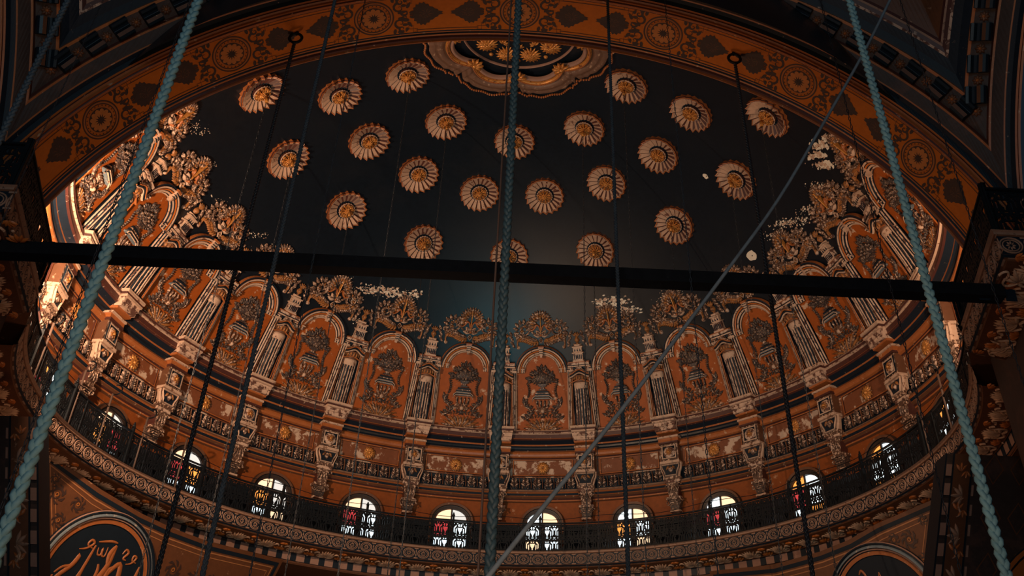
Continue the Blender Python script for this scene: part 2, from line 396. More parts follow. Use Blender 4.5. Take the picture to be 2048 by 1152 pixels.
def make_crest():
    O = fsph(0, 6.2, 0)
    t = thing('carved_crest', O, '', 'crest', 'carved crests above the niches')
    b = MB(fsph)
    for rr, n, m in ((.20, 9, 'ornament'), (.31, 13, 'ornament_gold'), (.42, 17, 'ornament')):
        for i in range(n):
            a = radians(-14 + 208 * i / (n - 1)); b.leaf(rr * .62 * cos(a), 6.82 + rr * .75 * sin(a), a, .20, .105, .10, m, .02 + .02 * (.42 - rr))
    b.rib([(0, 6.55), (0, 7.12)], .05, .15, 'gold', .02); b.leaf(0, 7.12, pi / 2, .12, .07, .07, 'ornament_gold', .02)
    b.build('palmette', t, O)
    b = MB(fsph)
    for i, a in enumerate((8, 48, 90, 132, 172)):
        L = .27 if i != 2 else .18; b.leaf(0, 6.42, radians(a), L, .15, .10, 'cream', .03); b.leaf(.03 * cos(radians(a)), 6.42 + .03, radians(a), L * .72, .08, .04, 'ornament', .12)
    b.hemi(0, 6.46, .06, .14, 'copper', .05); b.rib([(-.07, 6.27), (0, 6.36), (.07, 6.27), (0, 6.18)], .03, .05, 'cream', .06, closed=True, sm=False); b.hemi(0, 6.27, .03, .07, 'ornament_gold', .05)
    b.build('shell', t, O)
    for s in (1, -1):
        b = MB(fsph)
        b.rib(bez((s * .03, 6.62), (s * .04, 6.88), (s * .26, 6.82), (s * .20, 6.70)), .06, .11, 'copper', .02)
        b.rib(bez((s * .14, 6.80), (s * .30, 6.55), (s * .32, 6.62), (s * .42, 6.70)), .06, .11, 'copper', .02)
        b.spiral(s * .58, 6.62, .19, 1.6, s, pi / 2 + s * .9, .085, .12, 'ornament', .02)
        for i in range(9):
            a = pi / 2 - s * radians(-50 + i * 28); b.leaf(s * .58 + .19 * cos(a), 6.62 + .19 * sin(a), a + s * .3, .22, .13, .09, 'ornament', .02)
        for q in range(7): a = pi / 2 - s * radians(-40 + q * 32); b.leaf(s * .56 + .06 * cos(a), 6.64 + .06 * sin(a), a, .13, .07, .07, 'ornament_gold' if q % 2 else 'ornament', .02)
        for q in range(6): b.leaf(s * (.20 + .055 * q), 6.50 + .02 * q, radians(90 - s * (70 - q * 20)), .16, .08, .07, 'ornament', .02)
        b.build('scroll', t, O)
        b = MB(fsph)
        W = bez((s * .10, 6.24), (s * .35, 6.12), (s * .45, 6.42), (s * .84, 6.33))
        b.rib(W, .15, .10, 'ornament_gold', .02, taper='both')
        for i in range(10):
            p = W[i]; a = atan2(W[i + 1][1] - p[1], W[i + 1][0] - p[0]); b.leaf(p[0], p[1], a + .9, .19, .09, .08, 'ornament_gold', .03); b.leaf(p[0], p[1], a - .9, .19, .09, .08, 'ornament', .03)
        b.build('leaf_swag', t, O)
        b = MB(fsph)
        b.rib([(s * .80, 5.98), (s * .83, 6.12), (s * .82, 6.28)], .06, .09, 'ornament_gold', .0); b.hemi(s * .80, 6.02, .07, .08, 'cream_peeled', .0); b.hemi(s * .83, 6.33, .06, .08, 'ornament', 0)
        for a in (30, 90, 150): b.leaf(s * .83, 6.38, radians(a), .16, .07, .06, 'ornament', .02)
        for i in range(5): b.leaf(s * (.92 + .02 * i), 6.0 + i * .10, radians(90 - s * 30 + 20 * (i % 2)), .19, .10, .07, 'ornament', .01)
        b.build('candle_post', t, O)
    return t

def make_column():
    O = fsph(0, 3.27, 0)
    t = thing('fluted_column', O, '', 'column', 'fluted columns between the niches')
    b = MB(fsph)
    for s in (1, -1):      # dark pilaster strips behind the column
        for u0, u1, h, m in ((.24, .29, .07, 'navy_clean'), (.29, .315, .12, 'copper'), (.315, .36, .08, 'maroon'), (.36, .385, .12, 'cream'), (.385, .42, .08, 'navy')):
            b.box(*sorted((s * u0, s * u1)), 3.24, 5.2, 0, h, m)
    b.box(-.24, .24, 3.24, 5.3, 0, .05, 'navy')
    b.build('backing_strip', t, O)
    b = MB(fsph)
    n = 16; rows = []
    for v in (3.30, 3.7, 4.1, 4.5, 4.74): rows.append([(.215 * cos(pi * j / n), v, .05 + .19 * sin(pi * j / n)) for j in range(n + 1)])
    b.grid(rows, 'navy')
    for j in range(7):
        a = pi * (j + .5) / 7; u = .222 * cos(a); hh = .05 + .197 * sin(a); ww = .030 + .014 * sin(a)
        b.grid([[(u - ww / 2, v, hh + .0), (u - ww * .3, v, hh + .022), (u + ww * .3, v, hh + .022), (u + ww / 2, v, hh)] for v in (3.34, 3.8, 4.2, 4.62)], ['cream', 'cream_peeled', 'cream'])
    rows = []             # smooth lobed collar
    for v, k in ((4.60, 1.06), (4.66, 1.12), (4.76, 1.14), (4.80, 1.0)):
        rows.append([(.22 * k * cos(pi * j / 14), v - (.035 if (v < 4.61 and j % 2) else 0), .05 + .20 * k * sin(pi * j / 14)) for j in range(15)])
    b.grid(rows, 'cream')
    b.build('shaft', t, O)
    b = MB(fsph)          # capital: bell, leaf band, curved abacus
    rows = []
    for v, k in ((4.80, 1.0), (4.84, 1.16), (4.88, 1.05), (4.98, 1.12), (5.06, 1.35)): rows.append([(.215 * k * cos(pi * j / 14), v, .05 + .19 * k * sin(pi * j / 14)) for j in range(15)])
    b.grid(rows, ['brown'], True)
    for j in range(7):
        a = pi * (j + .5) / 7; b.leaf(.23 * cos(a), 4.87, pi / 2, .18, .07, .05, 'ornament_gold', .06 + .20 * sin(a))
    def roof(y0, h, m, wd, hh):
        Q = bez((-.34, y0 - .04), (-.20, y0 - .02), (-.12, y0 + h), (0, y0 + h), 8); Q += mir(Q[::-1])[1:]
        b.rib(Q, wd, .05, m, hh)
    for y0, h, m, hh in ((4.84, .06, 'copper', .22), (5.02, .10, 'cream', .26), (5.07, .10, 'navy_clean', .27), (5.12, .11, 'copper', .28), (5.165, .11, 'ornament', .27)): roof(y0, h, m, .05, hh)
    b.spiral(-.30, 4.98, .07, 1.3, 1, 0, .03, .05, 'ornament_gold', .2); b.spiral(.30, 4.98, .07, 1.3, -1, pi, .03, .05, 'ornament_gold', .2)
    b.box(-.10, .10, 5.24, 5.32, .05, .26, 'cream_peeled')
    b.build('capital', t, O)
    b = MB(fsph)
    for v0, v1, wd, h, m in ((3.23, 3.27, .30, .29, 'cream'), (3.27, 3.31, .27, .27, 'navy'), (3.31, 3.35, .25, .26, 'cream')): b.box(-wd, wd, v0, v1, 0, h, m)
    b.build('base', t, O)
    return t

def make_turret():
    O = fsph(0, 5.5, 0)
    t = thing('turret_finial', O, '', 'finial', 'small turrets above the columns')
    b = MB(fsph)
    for v0, v1, wd, h, m, ins in ((5.50, 5.55, .19, .20, 'cream', 0), (5.55, 5.78, .165, .17, 'cream_peeled', 0), (5.78, 5.82, .20, .21, 'cream', 0), (5.82, 5.98, .15, .16, 'cream', 0), (5.98, 6.02, .18, .19, 'cream', 0), (6.02, 6.10, .14, .15, 'cream', .35)):
        b.box(-wd, wd, v0, v1, 0, h, m, inset=ins)
    for x in (-.12, -.06, 0, .06, .12): b.box(x - .018, x + .018, 5.58, 5.74, .15, .176, 'navy_clean')
    for x in (-.09, 0, .09): b.prism([(x - .03, 5.85), (x + .03, 5.85), (x, 5.95)], .15, .166, 'navy_clean')
    b.build('tower', t, O)
    b = MB(fsph)
    b.rib([(0, 6.08), (0, 6.13), (0, 6.18), (0, 6.24), (0, 6.30), (0, 6.34)], .2, .14, 'ornament_gold', .0, taper=[.5, .35, .75, .95, .6, .3])
    for a in (45, 68, 90, 112, 135): b.leaf(0, 6.32, radians(a), .20, .06, .06, 'ornament_gold', .05)
    b.build('urn', t, O)
    return t

def make_pedestal():      # ressaut under each column, box panel, corbel
    f = fcyl(10.3); O = f(0, 12.2, 0)
    t = thing('console_bracket', O, '', 'bracket', 'console brackets under the columns')
    b = MB(f)
    for z0, z1, wd, h, m in ((13.16, 13.24, .44, .33, 'cream'), (13.10, 13.16, .42, .29, 'maroon'), (13.04, 13.10, .40, .30, 'cream'), (12.92, 13.04, .38, .24, 'cream_peeled'), (12.80, 12.92, .36, .19, 'cream_peeled'), (12.74, 12.80, .34, .10, 'copper')):
        b.prism([(-wd, z0), (wd, z0), (wd + .02, z1), (-wd - .02, z1)], -.3, h, m)
    b.build('ledge_block', t, O)
    b = MB(f)
    b.box(-.36, .36, 12.60, 12.66, -.3, .02, 'cream'); b.box(-.34, .34, 12.48, 12.60, -.3, -.02, 'copper'); b.box(-.33, .33, 12.42, 12.48, -.3, .0, 'maroon')
    b.box(-.30, .30, 11.86, 12.42, -.3, -.06, 'ornament', 'brown')
    b.mould([(-.24, 11.93), (-.24, 12.36), (.24, 12.36), (.24, 11.93)][::-1], [(0, -.05), (0, -.01), (.035, -.01), (.045, -.05)], ['navy_clean', 'cream', 'navy_clean'], closed=True)
    b.box(-.22, .22, 11.95, 12.34, -.06, -.055, 'navy_clean')
    b.blob([(x * .19, 12.145 + y * .17) for x, y in ((-.4, 1), (.4, 1), (.75, .75), (1, .4), (1, -.4), (.75, -.75), (.4, -1), (-.4, -1), (-.75, -.75), (-1, -.4), (-1, .4), (-.75, .75))], .05, 'cream_peeled', -.05)
    for i in range(8): b.leaf(0, 12.145, i * pi / 4, .13, .07, .04, 'ornament_gold', -.01)
    b.hemi(0, 12.145, .05, .05, 'gold', .01)
    b.build('rosette_panel', t, O)
    b = MB(f)             # tapering lower panel
    b.box(-.33, .33, 11.78, 11.86, -.3, .0, 'cream'); b.prism([(-.28, 11.78), (.28, 11.78), (.22, 11.40), (-.22, 11.40)], -.3, -.08, 'navy', 'cream')
    q = bez((-.29, 11.76), (-.30, 11.62), (-.20, 11.60), (-.19, 11.42), 6); q = q + mir(q[::-1]); b.rib(q, .035, .04, 'cream', -.08, closed=True, sm=False)
    b.leaf(0, 11.72, -pi / 2, .22, .16, .06, 'ornament', -.08); b.leaf(-.06, 11.72, -2.2, .16, .08, .05, 'ornament_gold', -.08); b.leaf(.06, 11.72, -.94, .16, .08, .05, 'ornament_gold', -.08)
    for s in (1, -1): b.rib(bez((s * .34, 11.8), (s * .36, 11.6), (s * .27, 11.55), (s * .25, 11.36)), .05, .06, 'cream', -.14)
    b.box(-.28, .28, 11.30, 11.40, -.3, -.10, 'ornament'); b.box(-.25, .25, 11.22, 11.30, -.3, -.14, 'cream_peeled')
    b.build('tapered_panel', t, O)
    b = MB(f)             # corbel with volutes and leaf
    b.prism([(-.20, 11.22), (.20, 11.22), (.15, 10.78), (-.15, 10.78)], -.45, -.18, 'ornament', 'maroon')
    for i in range(4): b.leaf(-.08 + .055 * i, 11.15, -pi / 2 + (-1.5 + i) * .2, .28, .07, .06, 'ornament', -.18)
    b.box(-.24, .24, 10.70, 10.78, -.45, -.16, 'ornament'); b.prism([(-.20, 10.70), (.20, 10.70), (.13, 10.40), (-.13, 10.40)], -.45, -.24, 'ornament_dark')
    for s in (1, -1): b.spiral(s * .19, 10.62, .08, 1.2, s, 0, .04, .07, 'ornament', -.24); b.spiral(s * .21, 11.12, .07, 1.2, s, 0, .04, .07, 'ornament', -.2)
    for z in (10.66, 10.60, 10.54): b.box(-.12, .12, z, z + .025, -.24, -.2, 'ornament')
    b.box(-.16, .16, 10.34, 10.40, -.45, -.22, 'cream_peeled')
    b.build('corbel', t, O)
    return t

def make_frieze():
    f = fcyl(10.6); O = f(0, 11.3, 0)
    t = thing('frieze_panel', O, '', 'frieze', 'frieze panels with rosette and acanthus row')
    b = MB(f)
    b.mould([(-.98, 11.80), (.98, 11.80), (.98, 12.28), (-.98, 12.28)], [(0, .0), (0, .035), (-.03, .035), (-.04, .0)], ['maroon', 'copper', 'maroon'], closed=True)
    b.build('panel_border', t, O)
    b = MB(f)
    for k, (L, m) in enumerate(((.24, 'ornament_gold'), (.20, 'gold'))):
        for i in range(12): b.leaf(0, 12.04, (i + .5 * k) * pi / 6, L, .10, .05, m, .01 + .03 * k)
    b.hemi(0, 12.04, .07, .07, 'gold', .05)
    b.build('rosette', t, O)
    for i in range(6):
        u = -.95 + i * .38; b = MB(f); bm = 'ornament'
        b.blob([(u - .16, 11.36), (u - .17, 11.55), (u - .13, 11.68), (u - .05, 11.74), (u + .05, 11.74), (u + .13, 11.68), (u + .17, 11.55), (u + .16, 11.36)], .06, 'navy_clean', -.05)
        for s in (1, -1):
            b.spiral(u + s * .06, 11.42, .055, 1.1, s, -pi / 2, .03, .05, 'ornament', .02)
            for q in range(4): b.leaf(u + s * .02, 11.46 + q * .055, pi / 2 - s * (1.05 - q * .17), .15 - q * .012, .055, .05, 'ornament' if q % 2 else 'cream_peeled', .02)
        b.rib([(u, 11.38), (u, 11.6), (u, 11.72)], .03, .06, 'ornament_dark', .02)
        b.rib([(u + .19, 11.37), (u + .19, 11.55), (u + .17, 11.7)], .035, .07, 'brown', -.02)
        b.build('acanthus_leaf', t, O)
    return t

def ring_set(proto, ks, namefmt):
    for i, k in enumerate(ks):
        o = proto if i == len(ks) - 1 else copy_tree(proto)
        o['label'] = namefmt(k); place(o, k * DEL)
peelw = {-4.5: 'brightly lit', -5.5: 'brightly lit', -6.5: 'brightly lit'}
ring_set(make_niche(), HALF, lambda k: 'arched orange niche with flower basket, ' + where(k))
ring_set(make_crest(), HALF, lambda k: 'carved palmette crest over the niche ' + where(k))
ring_set(make_column(), WHOLE, lambda k: 'cream and dark fluted half column ' + where(k))
ring_set(make_turret(), WHOLE, lambda k: 'little cream turret with gilt urn above column ' + where(k))
ring_set(make_pedestal(), WHOLE, lambda k: 'stepped console bracket below the column ' + where(k))
ring_set(make_frieze(), HALF, lambda k: 'frieze panel with gold rosette, ' + where(k))

# ------------------------------------------------------------------ gallery windows
WC = {-5.5: 'OWRWWO', -4.5: 'MPORWW', -3.5: 'MPROWW', -2.5: 'MPOPWM', -1.5: 'MPRWWW', -.5: 'MPRWWW', .5: 'WMWWMW', 1.5: 'WMOWWM', 2.5: 'WMRWWW', 3.5: 'OWRWWO', 4.5: 'OWWWOO', 5.5: 'OWWWOO'}
WC[-.5] = 'MPRWWW'
GM = dict(W='glass_white', M='glass_warm', O='glass_orange', R='glass_red', P='glass_pale')
def window(k, idx):
    f0 = fcyl(10.73); c = WC[k]
    f = lambda u, z, h: tuple(rotz(f0(u * .86, z + .03, h), k * DEL))
    b = MB(f)
    E = arc(0, 10.22, .62, 0, 180, 20, .38)
    b.mould([(.62, 9.17)] + E + [(-.62, 9.17)], [(0, .0), (0, .07), (-.06, .08), (-.07, .05), (-.12, .06), (-.13, .10), (-.20, .11), (-.22, .0)], ['window_frame', 'window_frame', 'navy_clean', 'window_frame', 'navy_clean', 'brown', 'window_frame'])
    b.box(-.62, .62, 10.20, 10.28, 0, .07, 'window_frame'); b.box(-.03, .03, 9.17, 10.62, 0, .06, 'window_frame')
    b.box(-.11, .11, 9.17, 10.2, 0, .05, 'window_frame'); b.box(-.62, .62, 9.70, 9.76, 0, .05, 'window_frame')
    o = struct(b.build('window_%d' % idx, O=f(0, 9.17, 0)))
    O = f(0, 9.17, 0)
    for s, ch in ((-1, c[0]), (1, c[1])):
        b = MB(f); A = arc(0, 10.28, .57, 90, 90 - s * 90, 10, .31)
        b.poly([(0, 10.28)] + A, .02, GM[ch], ctr=(s * .25, 10.37)); b.build('lunette_pane', o, O)
    for (u0, u1, z0, z1), ch in zip(((-.60, -.09, 9.76, 10.2), (.09, .60, 9.76, 10.2), (-.60, -.09, 9.19, 9.70), (.09, .60, 9.19, 9.70)), c[2:]):
        b = MB(f); b.poly([(u0, z0), (u1, z0), (u1, z1), (u0, z1)], .02, GM[ch]); b.build('glass_pane', o, O)
for i, k in enumerate(sorted(WC)): window(k, i + 1)

# ------------------------------------------------------------------ balcony cornice with ovals and lotus band
CP = [(-.04, 9.22), (.0, 9.20), (.0, 9.16), (.02, 9.14), (.04, 8.84), (.02, 8.82), (.05, 8.79), (.08, 8.785), (.10, 8.76), (.40, 8.70), (.70, 8.68), (.71, 8.66), (.735, 8.655), (.75, 8.46), (.77, 8.45), (.80, 8.38)]
CM = ['trim_tan', 'trim_tan', 'brown', 'navy_clean', 'brown', 'navy_clean', 'brown', 'wall_brown', 'wall_brown', 'wall_brown', 'wall_brown', 'navy_clean', 'pink_block', 'navy_clean', 'wall_brown']
def oval_pattern(b, L, prof_h):   # u along, v = depth down the profile: ovals 0-.30, lotus .45-1.08, blocks 1.11-1.25
    n = max(1, round(L / .44)); p = L / n
    for i in range(n):
        u = (i + .5) * p
        b.ring(u, .15, .17, .026, .02, 'trim_tan', .0, 18, .125); b.ring(u, .15, .13, .02, .015, 'trim_tan', .0, 14, .092)
        for a in range(8): b.leaf(u + .02 * cos(a * pi / 4), .15 + .02 * sin(a * pi / 4), a * pi / 4, .06, .03, .015, 'trim_tan', .0)
        b.flat([(u + p / 2 - .06, .018), (u + p / 2 + .06, .018)], .03, .006, 'trim_tan'); b.flat([(u + p / 2 - .06, .282), (u + p / 2 + .06, .282)], .03, .006, 'trim_tan')
        b.leaf(u + p / 2, .15, pi / 2, .11, .04, .012, 'trim_tan', 0); b.leaf(u + p / 2, .15, -pi / 2, .11, .04, .012, 'trim_tan', 0)
        b.flat([(u - .10, .385), (u + .10, .385)], .028, .01, 'trim_tan')
    m = max(1, round(L / .92)); q = L / m
    for i in range(m):
        u = (i + .5) * q
        for a in (15, 38, 58, 76, 90, 104, 122, 142, 165): b.leaf(u, .90, -radians(a), .36 if 50 < a < 130 else .27, .085, .035, 'lotus_lit_tan', .0)
        for s in (1, -1):
            b.rib(bez((u, .93), (u + s * .16, 1.10), (u + s * .26, .95), (u + s * .22, .80)), .035, .03, 'lotus_lit_tan', 0); b.rib(bez((u + s * .22, .80), (u + s * .20, .62), (u + s * .34, .62), (u + s * .36, .74)), .035, .03, 'lotus_lit_tan', 0)
            b.leaf(u, .92, pi / 2 - s * .9, .18, .06, .02, 'lotus_lit_tan', 0)
        u2 = u + q / 2
        for a in (30, 60, 90, 120, 150): b.leaf(u2, 1.0, -radians(a), .20, .075, .035, 'orange_clean', 0); b.leaf(u2, .52, radians(a), .15, .06, .03, 'orange_clean', 0)
        b.hemi(u2, .74, .03, .02, 'lotus_lit_tan', 0, 6); b.hemi(u2, 1.05, .03, .03, 'lotus_lit_tan', 0, 6)
    k = max(1, round(L / .42)); q = L / k
    for i in range(k): b.box(i * q - .085, i * q + .085, 1.09, 1.283, 0, .006, 'navy_clean')
# arc-length table of the profile starting at the oval band
_s = [0]; _P = CP[3:]
for a_, b_ in zip(_P, _P[1:]): _s.append(_s[-1] + hypot(b_[0] - a_[0], b_[1] - a_[1]))
def prof_at(v):
    v = max(0, min(v, _s[-1] - 1e-6))
    for i in range(len(_s) - 1):
        if v <= _s[i + 1]:
            t = (v - _s[i]) / (_s[i + 1] - _s[i]); a, b = _P[i], _P[i + 1]; dx, dz = (b[0] - a[0]), (b[1] - a[1]); L = hypot(dx, dz)
            return a[0] + dx * t, a[1] + dz * t, dz / L, -dx / L   # position, outward normal (toward the room, in offset-z plane)
    return (*_P[-1], -1, 0)
RR = 9.84
def f_ring(u, v, h):
    o, z, no, nz = prof_at(v); a = u / RR; r = RR + o + (no) * h
    return (r * sin(a), r * cos(a), z + nz * h * 1.0)
# rosette ring cornice
A1 = 117
b = MB(); rows = []
for i in range(241):
    a = radians(-A1 + 2 * A1 * i / 240); rows.append([((RR + o) * sin(a), (RR + o) * cos(a), z) for o, z in CP])
b.grid(rows, CM)
b.map = f_ring
L = RR * radians(2 * A1); b2 = MB(lambda u, v, h: f_ring(u - L / 2, v, h)); oval_pattern(b2, L, 0)
off = len(b.v); b.v += b2.v
for fc, mi, sm in zip(b2.f, b2.m, b2.sm): b.face(tuple(i + off for i in fc), b2.mats[mi], sm)
struct(b.build('trim_2'))
# soffit behind the cornice
struct(revolve([(RR + .78, 8.40), (13.2, 8.40)], 'wall_brown', -118, 118, 80, 'trim_3'))

# pier cornices: straight runs
def pier_cornice(pts, name):
    b = MB()
    segs = list(zip(pts, pts[1:])); nr = []
    for a, c in segs:
        dx, dy = c[0] - a[0], c[1] - a[1]; L = hypot(dx, dy); nr.append((-dy / L, dx / L))
    rows = []
    for i, p in enumerate(pts):
        if i == 0: n = nr[0]; k = 1
        elif i == len(pts) - 1: n = nr[-1]; k = 1
        else:
            n = (nr[i - 1][0] + nr[i][0], nr[i - 1][1] + nr[i][1]); L2 = n[0] ** 2 + n[1] ** 2; k = 2 / L2
        rows.append([(p[0] + n[0] * k * o, p[1] + n[1] * k * o, z) for o, z in CP])
    b.grid(rows, CM)
    # end caps
    for r, p in ((rows[0], pts[0]), (rows[-1], pts[-1])):
        ids = [b.pt(*q) for q in r] ; b.face(tuple(ids), 'navy_clean')
    for (a, c), n in zip(segs, nr):
        L = hypot(c[0] - a[0], c[1] - a[1]); d = ((c[0] - a[0]) / L, (c[1] - a[1]) / L)
        def f(u, v, h, a=a, d=d, n=n):
            o, z, no, nz = prof_at(v); o = o + no * h
            return (a[0] + d[0] * u + n[0] * o, a[1] + d[1] * u + n[1] * o, z + nz * h)
        b2 = MB(f); oval_pattern(b2, L, 0)
        off = len(b.v); b.v += b2.v
        for fc, mi, sm in zip(b2.f, b2.m, b2.sm): b.face(tuple(i + off for i in fc), b2.mats[mi], sm)
    return struct(b.build(name))
PR = [(8.95, -5.45), (8.08, -5.72), (7.22, -8.92), (13.0, -8.92)]
pier_cornice([(x, y) for x, y in PR], 'trim_4')
pier_cornice([(-x, y) for x, y in PR][::-1], 'trim_5')

# ------------------------------------------------------------------ pierced balcony railings
def hole(s, t):                  # s across half a motif 0..1, t up the cell 0..1
    if t < .10: return hypot((s - .05) * .22, (t - .04) * .40) < .018 or hypot((s - .5) * .22, (t - .04) * .40) < .018 or hypot((s - .95) * .22, (t - .04) * .4) < .018
    if .16 < t < .60 and s < .42 * (t - .12) / .5: return True
    if hypot((s - .16) / .12, (t - .76) / .09) < 1: return True
    for cx, cy, rx, ry, an in ((.50, .36, .09, .20, .25), (.78, .40, .085, .22, .15), (.62, .68, .16, .07, .5), (.93, .70, .06, .12, 0), (.36, .90, .10, .05, 0), (.84, .92, .08, .045, 0)):
        dx, dy = s - cx, t - cy; x = dx * cos(an) - dy * sin(an); y = dx * sin(an) + dy * cos(an)
        if (x / rx) ** 2 + (y / ry) ** 2 < 1: return True
    return False
def lattice(b, L, z0, z1, m='iron'):
    n = max(1, round(L / .46)); p = L / n; K = 14; rows = 2; V = 15; zc = (z1 - z0) / rows
    for i in range(n):
        for q in range(rows):
            ids = {}
            def g(a, c):
                if (a, c) not in ids: ids[(a, c)] = b.pt(i * p + p * a / (2 * K), z0 + (q + c / V) * zc, 0)
                return ids[(a, c)]
            for a in range(2 * K):
                s = abs(a + .5 - K) / K
                for c in range(V):
                    t = (c + .5) / V
                    if not hole(s, t): b.face((g(a, c), g(a + 1, c), g(a + 1, c + 1), g(a, c + 1)), m)
def solid(o, th=.02):
    md = o.modifiers.new('thickness', 'SOLIDIFY'); md.thickness = th; md.offset = 0
ZR0, ZR1 = 9.20, 10.05
def make_rail():
    r0 = 9.93; f = fcyl(r0); Lb = r0 * radians(DEL); O = f(0, ZR0, 0)
    t = thing('balcony_railing', O, '', 'railing', 'pierced iron railing panels of the balcony')
    b = MB(lambda u, v, h: f(u - Lb / 2, v, h)); lattice(b, Lb, ZR0 + .03, ZR1 - .03); o = b.build('pierced_panel', t, O); solid(o)
    b = MB(f); us = [-Lb / 2 + Lb * i / 8 for i in range(9)]
    b.grid([[(u, ZR1, -.03), (u, ZR1, .03), (u, ZR1 + .035, .03), (u, ZR1 + .035, -.03)] for u in us], 'iron', closed=True); b.build('top_rail', t, O)
    b = MB(f); b.grid([[(u, ZR0, -.03), (u, ZR0, .03), (u, ZR0 + .04, .03), (u, ZR0 + .04, -.03)] for u in us], 'iron', closed=True); b.build('bottom_rail', t, O)
    b = MB(f); b.box(-.03, .03, ZR0, ZR1 + .14, -.03, .05, 'iron'); b.hemi(0, ZR1 + .17, .05, .05, 'iron', .0); b.leaf(0, ZR1 + .16, pi / 2, .12, .06, .03, 'iron', .0); b.build('post', t, O)
    for u in (-Lb / 4, Lb / 4): b = MB(f); b.box(u - .015, u + .015, ZR0, ZR1, .0, .03, 'iron'); b.build('mullion', t, O)
    return t
RK = [k for k in [i + .5 for i in range(-8, 8)] if abs(k * DEL) < 119]
ring_set(make_rail(), RK, lambda k: 'dark pierced railing panel of the round balcony, ' + where(k))
def straight_rail(p, q, label):
    L = hypot(q[0] - p[0], q[1] - p[1]); d = ((q[0] - p[0]) / L, (q[1] - p[1]) / L)
    f = lambda u, v, h: (p[0] + d[0] * u - d[1] * h, p[1] + d[1] * u + d[0] * h, v); O = f(0, ZR0, 0)
    t = thing('balcony_railing', O, label, 'railing')
    b = MB(f); lattice(b, L, ZR0 + .03, ZR1 - .03); solid(b.build('pierced_panel', t, O))
    b = MB(f); b.grid([[(u, ZR1, -.03), (u, ZR1, .03), (u, ZR1 + .035, .03), (u, ZR1 + .035, -.03)] for u in (0, L)], 'iron', closed=True); b.build('top_rail', t, O)
    for u in (0, L): b = MB(f); b.box(u - .035, u + .035, ZR0, ZR1 + .12, -.035, .035, 'iron'); b.build('post', t, O)
straight_rail((8.14, -5.80), (7.34, -8.80), 'dark iron railing along the right pier ledge, side facing across the arch')
straight_rail((7.36, -8.82), (10.2, -8.82), 'dark iron railing on the front of the right pier ledge')
straight_rail((-8.14, -5.80), (-7.34, -8.80), 'dark iron railing along the left pier ledge, side facing across the arch')
straight_rail((-7.36, -8.82), (-10.2, -8.82), 'dark iron railing on the front of the left pier ledge')
# posts with hooked rods and a sagging cable above the round balcony
def rod(az, label):
    f0 = fcyl(9.96); O = f0(0, ZR0 + .2, 0); t = thing('hook_rod', O, label, 'rod', 'hooked iron rods tied to the balcony railing')
    def tube(b, P, r, m):
        tube3(b, P, r, m)
    b = MB(); tube3(b, [Vector(f0(0, z, .04)) for z in (9.2, 9.8, 10.6)], .028, 'wire_brown', 6); b.build('rod_shaft', t, O)
    b = MB(); tube3(b, [Vector(f0(.0 + .17 * sin(a), 10.60 + .10 * (1 - cos(a)), .04 + .16 * (1 - cos(a)) * .5)) for a in [i * .45 for i in range(10)]], .018, 'iron', 5); b.build('hook', t, O)
    place(t, az)
def tube3(b, P, r, m, n=6, sm=True, rad=None):
    P = [Vector(p) for p in P]; rows = []; N = len(P); up = Vector((0, 0, 1))
    t0 = (P[1] - P[0]).normalized()
    a = t0.cross(Vector((1, 0, 0)) if abs(t0.x) < .8 else Vector((0, 1, 0))).normalized()
    for i in range(N):
        t = (P[min(i + 1, N - 1)] - P[max(i - 1, 0)]).normalized(); a = (a - t * a.dot(t)).normalized(); c = t.cross(a)
        rr = rad[i] if rad else r
        rows.append([tuple(P[i] + (a * cos(2 * pi * j / n) + c * sin(2 * pi * j / n)) * rr) for j in range(n)])
    ids = b.grid(rows, m, sm, closed=True)
    b.face(tuple(ids[0][::-1]), m); b.face(tuple(ids[-1]), m)
for i, az in enumerate((-100, -93, -86, -78, -69, -60, 96, 88)):
    rod(az, 'thin hooked rod on the %s of the round balcony, %s from the arch' % ('left' if az < 0 else 'right', ORD[i] if az < 0 else ORD[i - 6]))
b = MB(); tube3(b, [rotz((0, 9.90, 10.22 + .05 * cos(radians(a * 18))), a) for a in range(-112, 113, 2)], .009, 'iron', 4)
tag(b.build('guard_wire', O=(0, 9.9, 10.2)), 'thin black guard wire strung just above the round balcony railing', 'wire')

# ------------------------------------------------------------------ great arch: soffit with painted medallions
def fsoff(t, s, h=0.):           # t degrees along the arch, s 0 (dome side) .. 1 (hall side)
    y = -6.36 - 1.44 * s; r = 8.68 - .02 * s; a = 6.88 - .01 * s; za = 8.39; T = radians(t)
    return ((r - h) * cos(T), y, za + (a - h) * sin(T))
def fso(u, v, h):                # metres: u along, v across
    return fsoff(90 - u / 7.45 * 180 / pi, v / 1.44, h)
b = MB(fsoff)
sp = [(0, -.9, 'dome_navy'), (0, .0, 'maroon'), (.0, .05, 'copper'), (.035, .08, 'copper'), (.05, .03, 'navy_clean'), (.065, .07, 'maroon'), (.10, .075, 'maroon'), (.115, .03, 'copper'), (.125, .045, 'copper'), (.15, .04, 'navy_clean'), (.165, .01, 'copper'), (.185, .01, 'navy_clean'), (.20, .0, 'soffit'),
      (.87, .0, 'navy_clean'), (.885, .01, 'copper'), (.905, .01, 'navy_clean'), (.92, .04, 'copper'), (.95, .05, 'maroon'), (.96, .02, 'copper'), (1.0, .05, 'copper'), (1.0, -.3, 'navy')]
T0 = -8; rows = []
for i in range(141):
    t = T0 + (180 - 2 * T0) * i / 140; rows.append([(t, s, h) for s, h, m in sp])
b.grid(rows, [m for s, h, m in sp])
b.map = fso
V0, V1 = .2 * 1.44, .87 * 1.44; VC = (V0 + V1) / 2 + .02
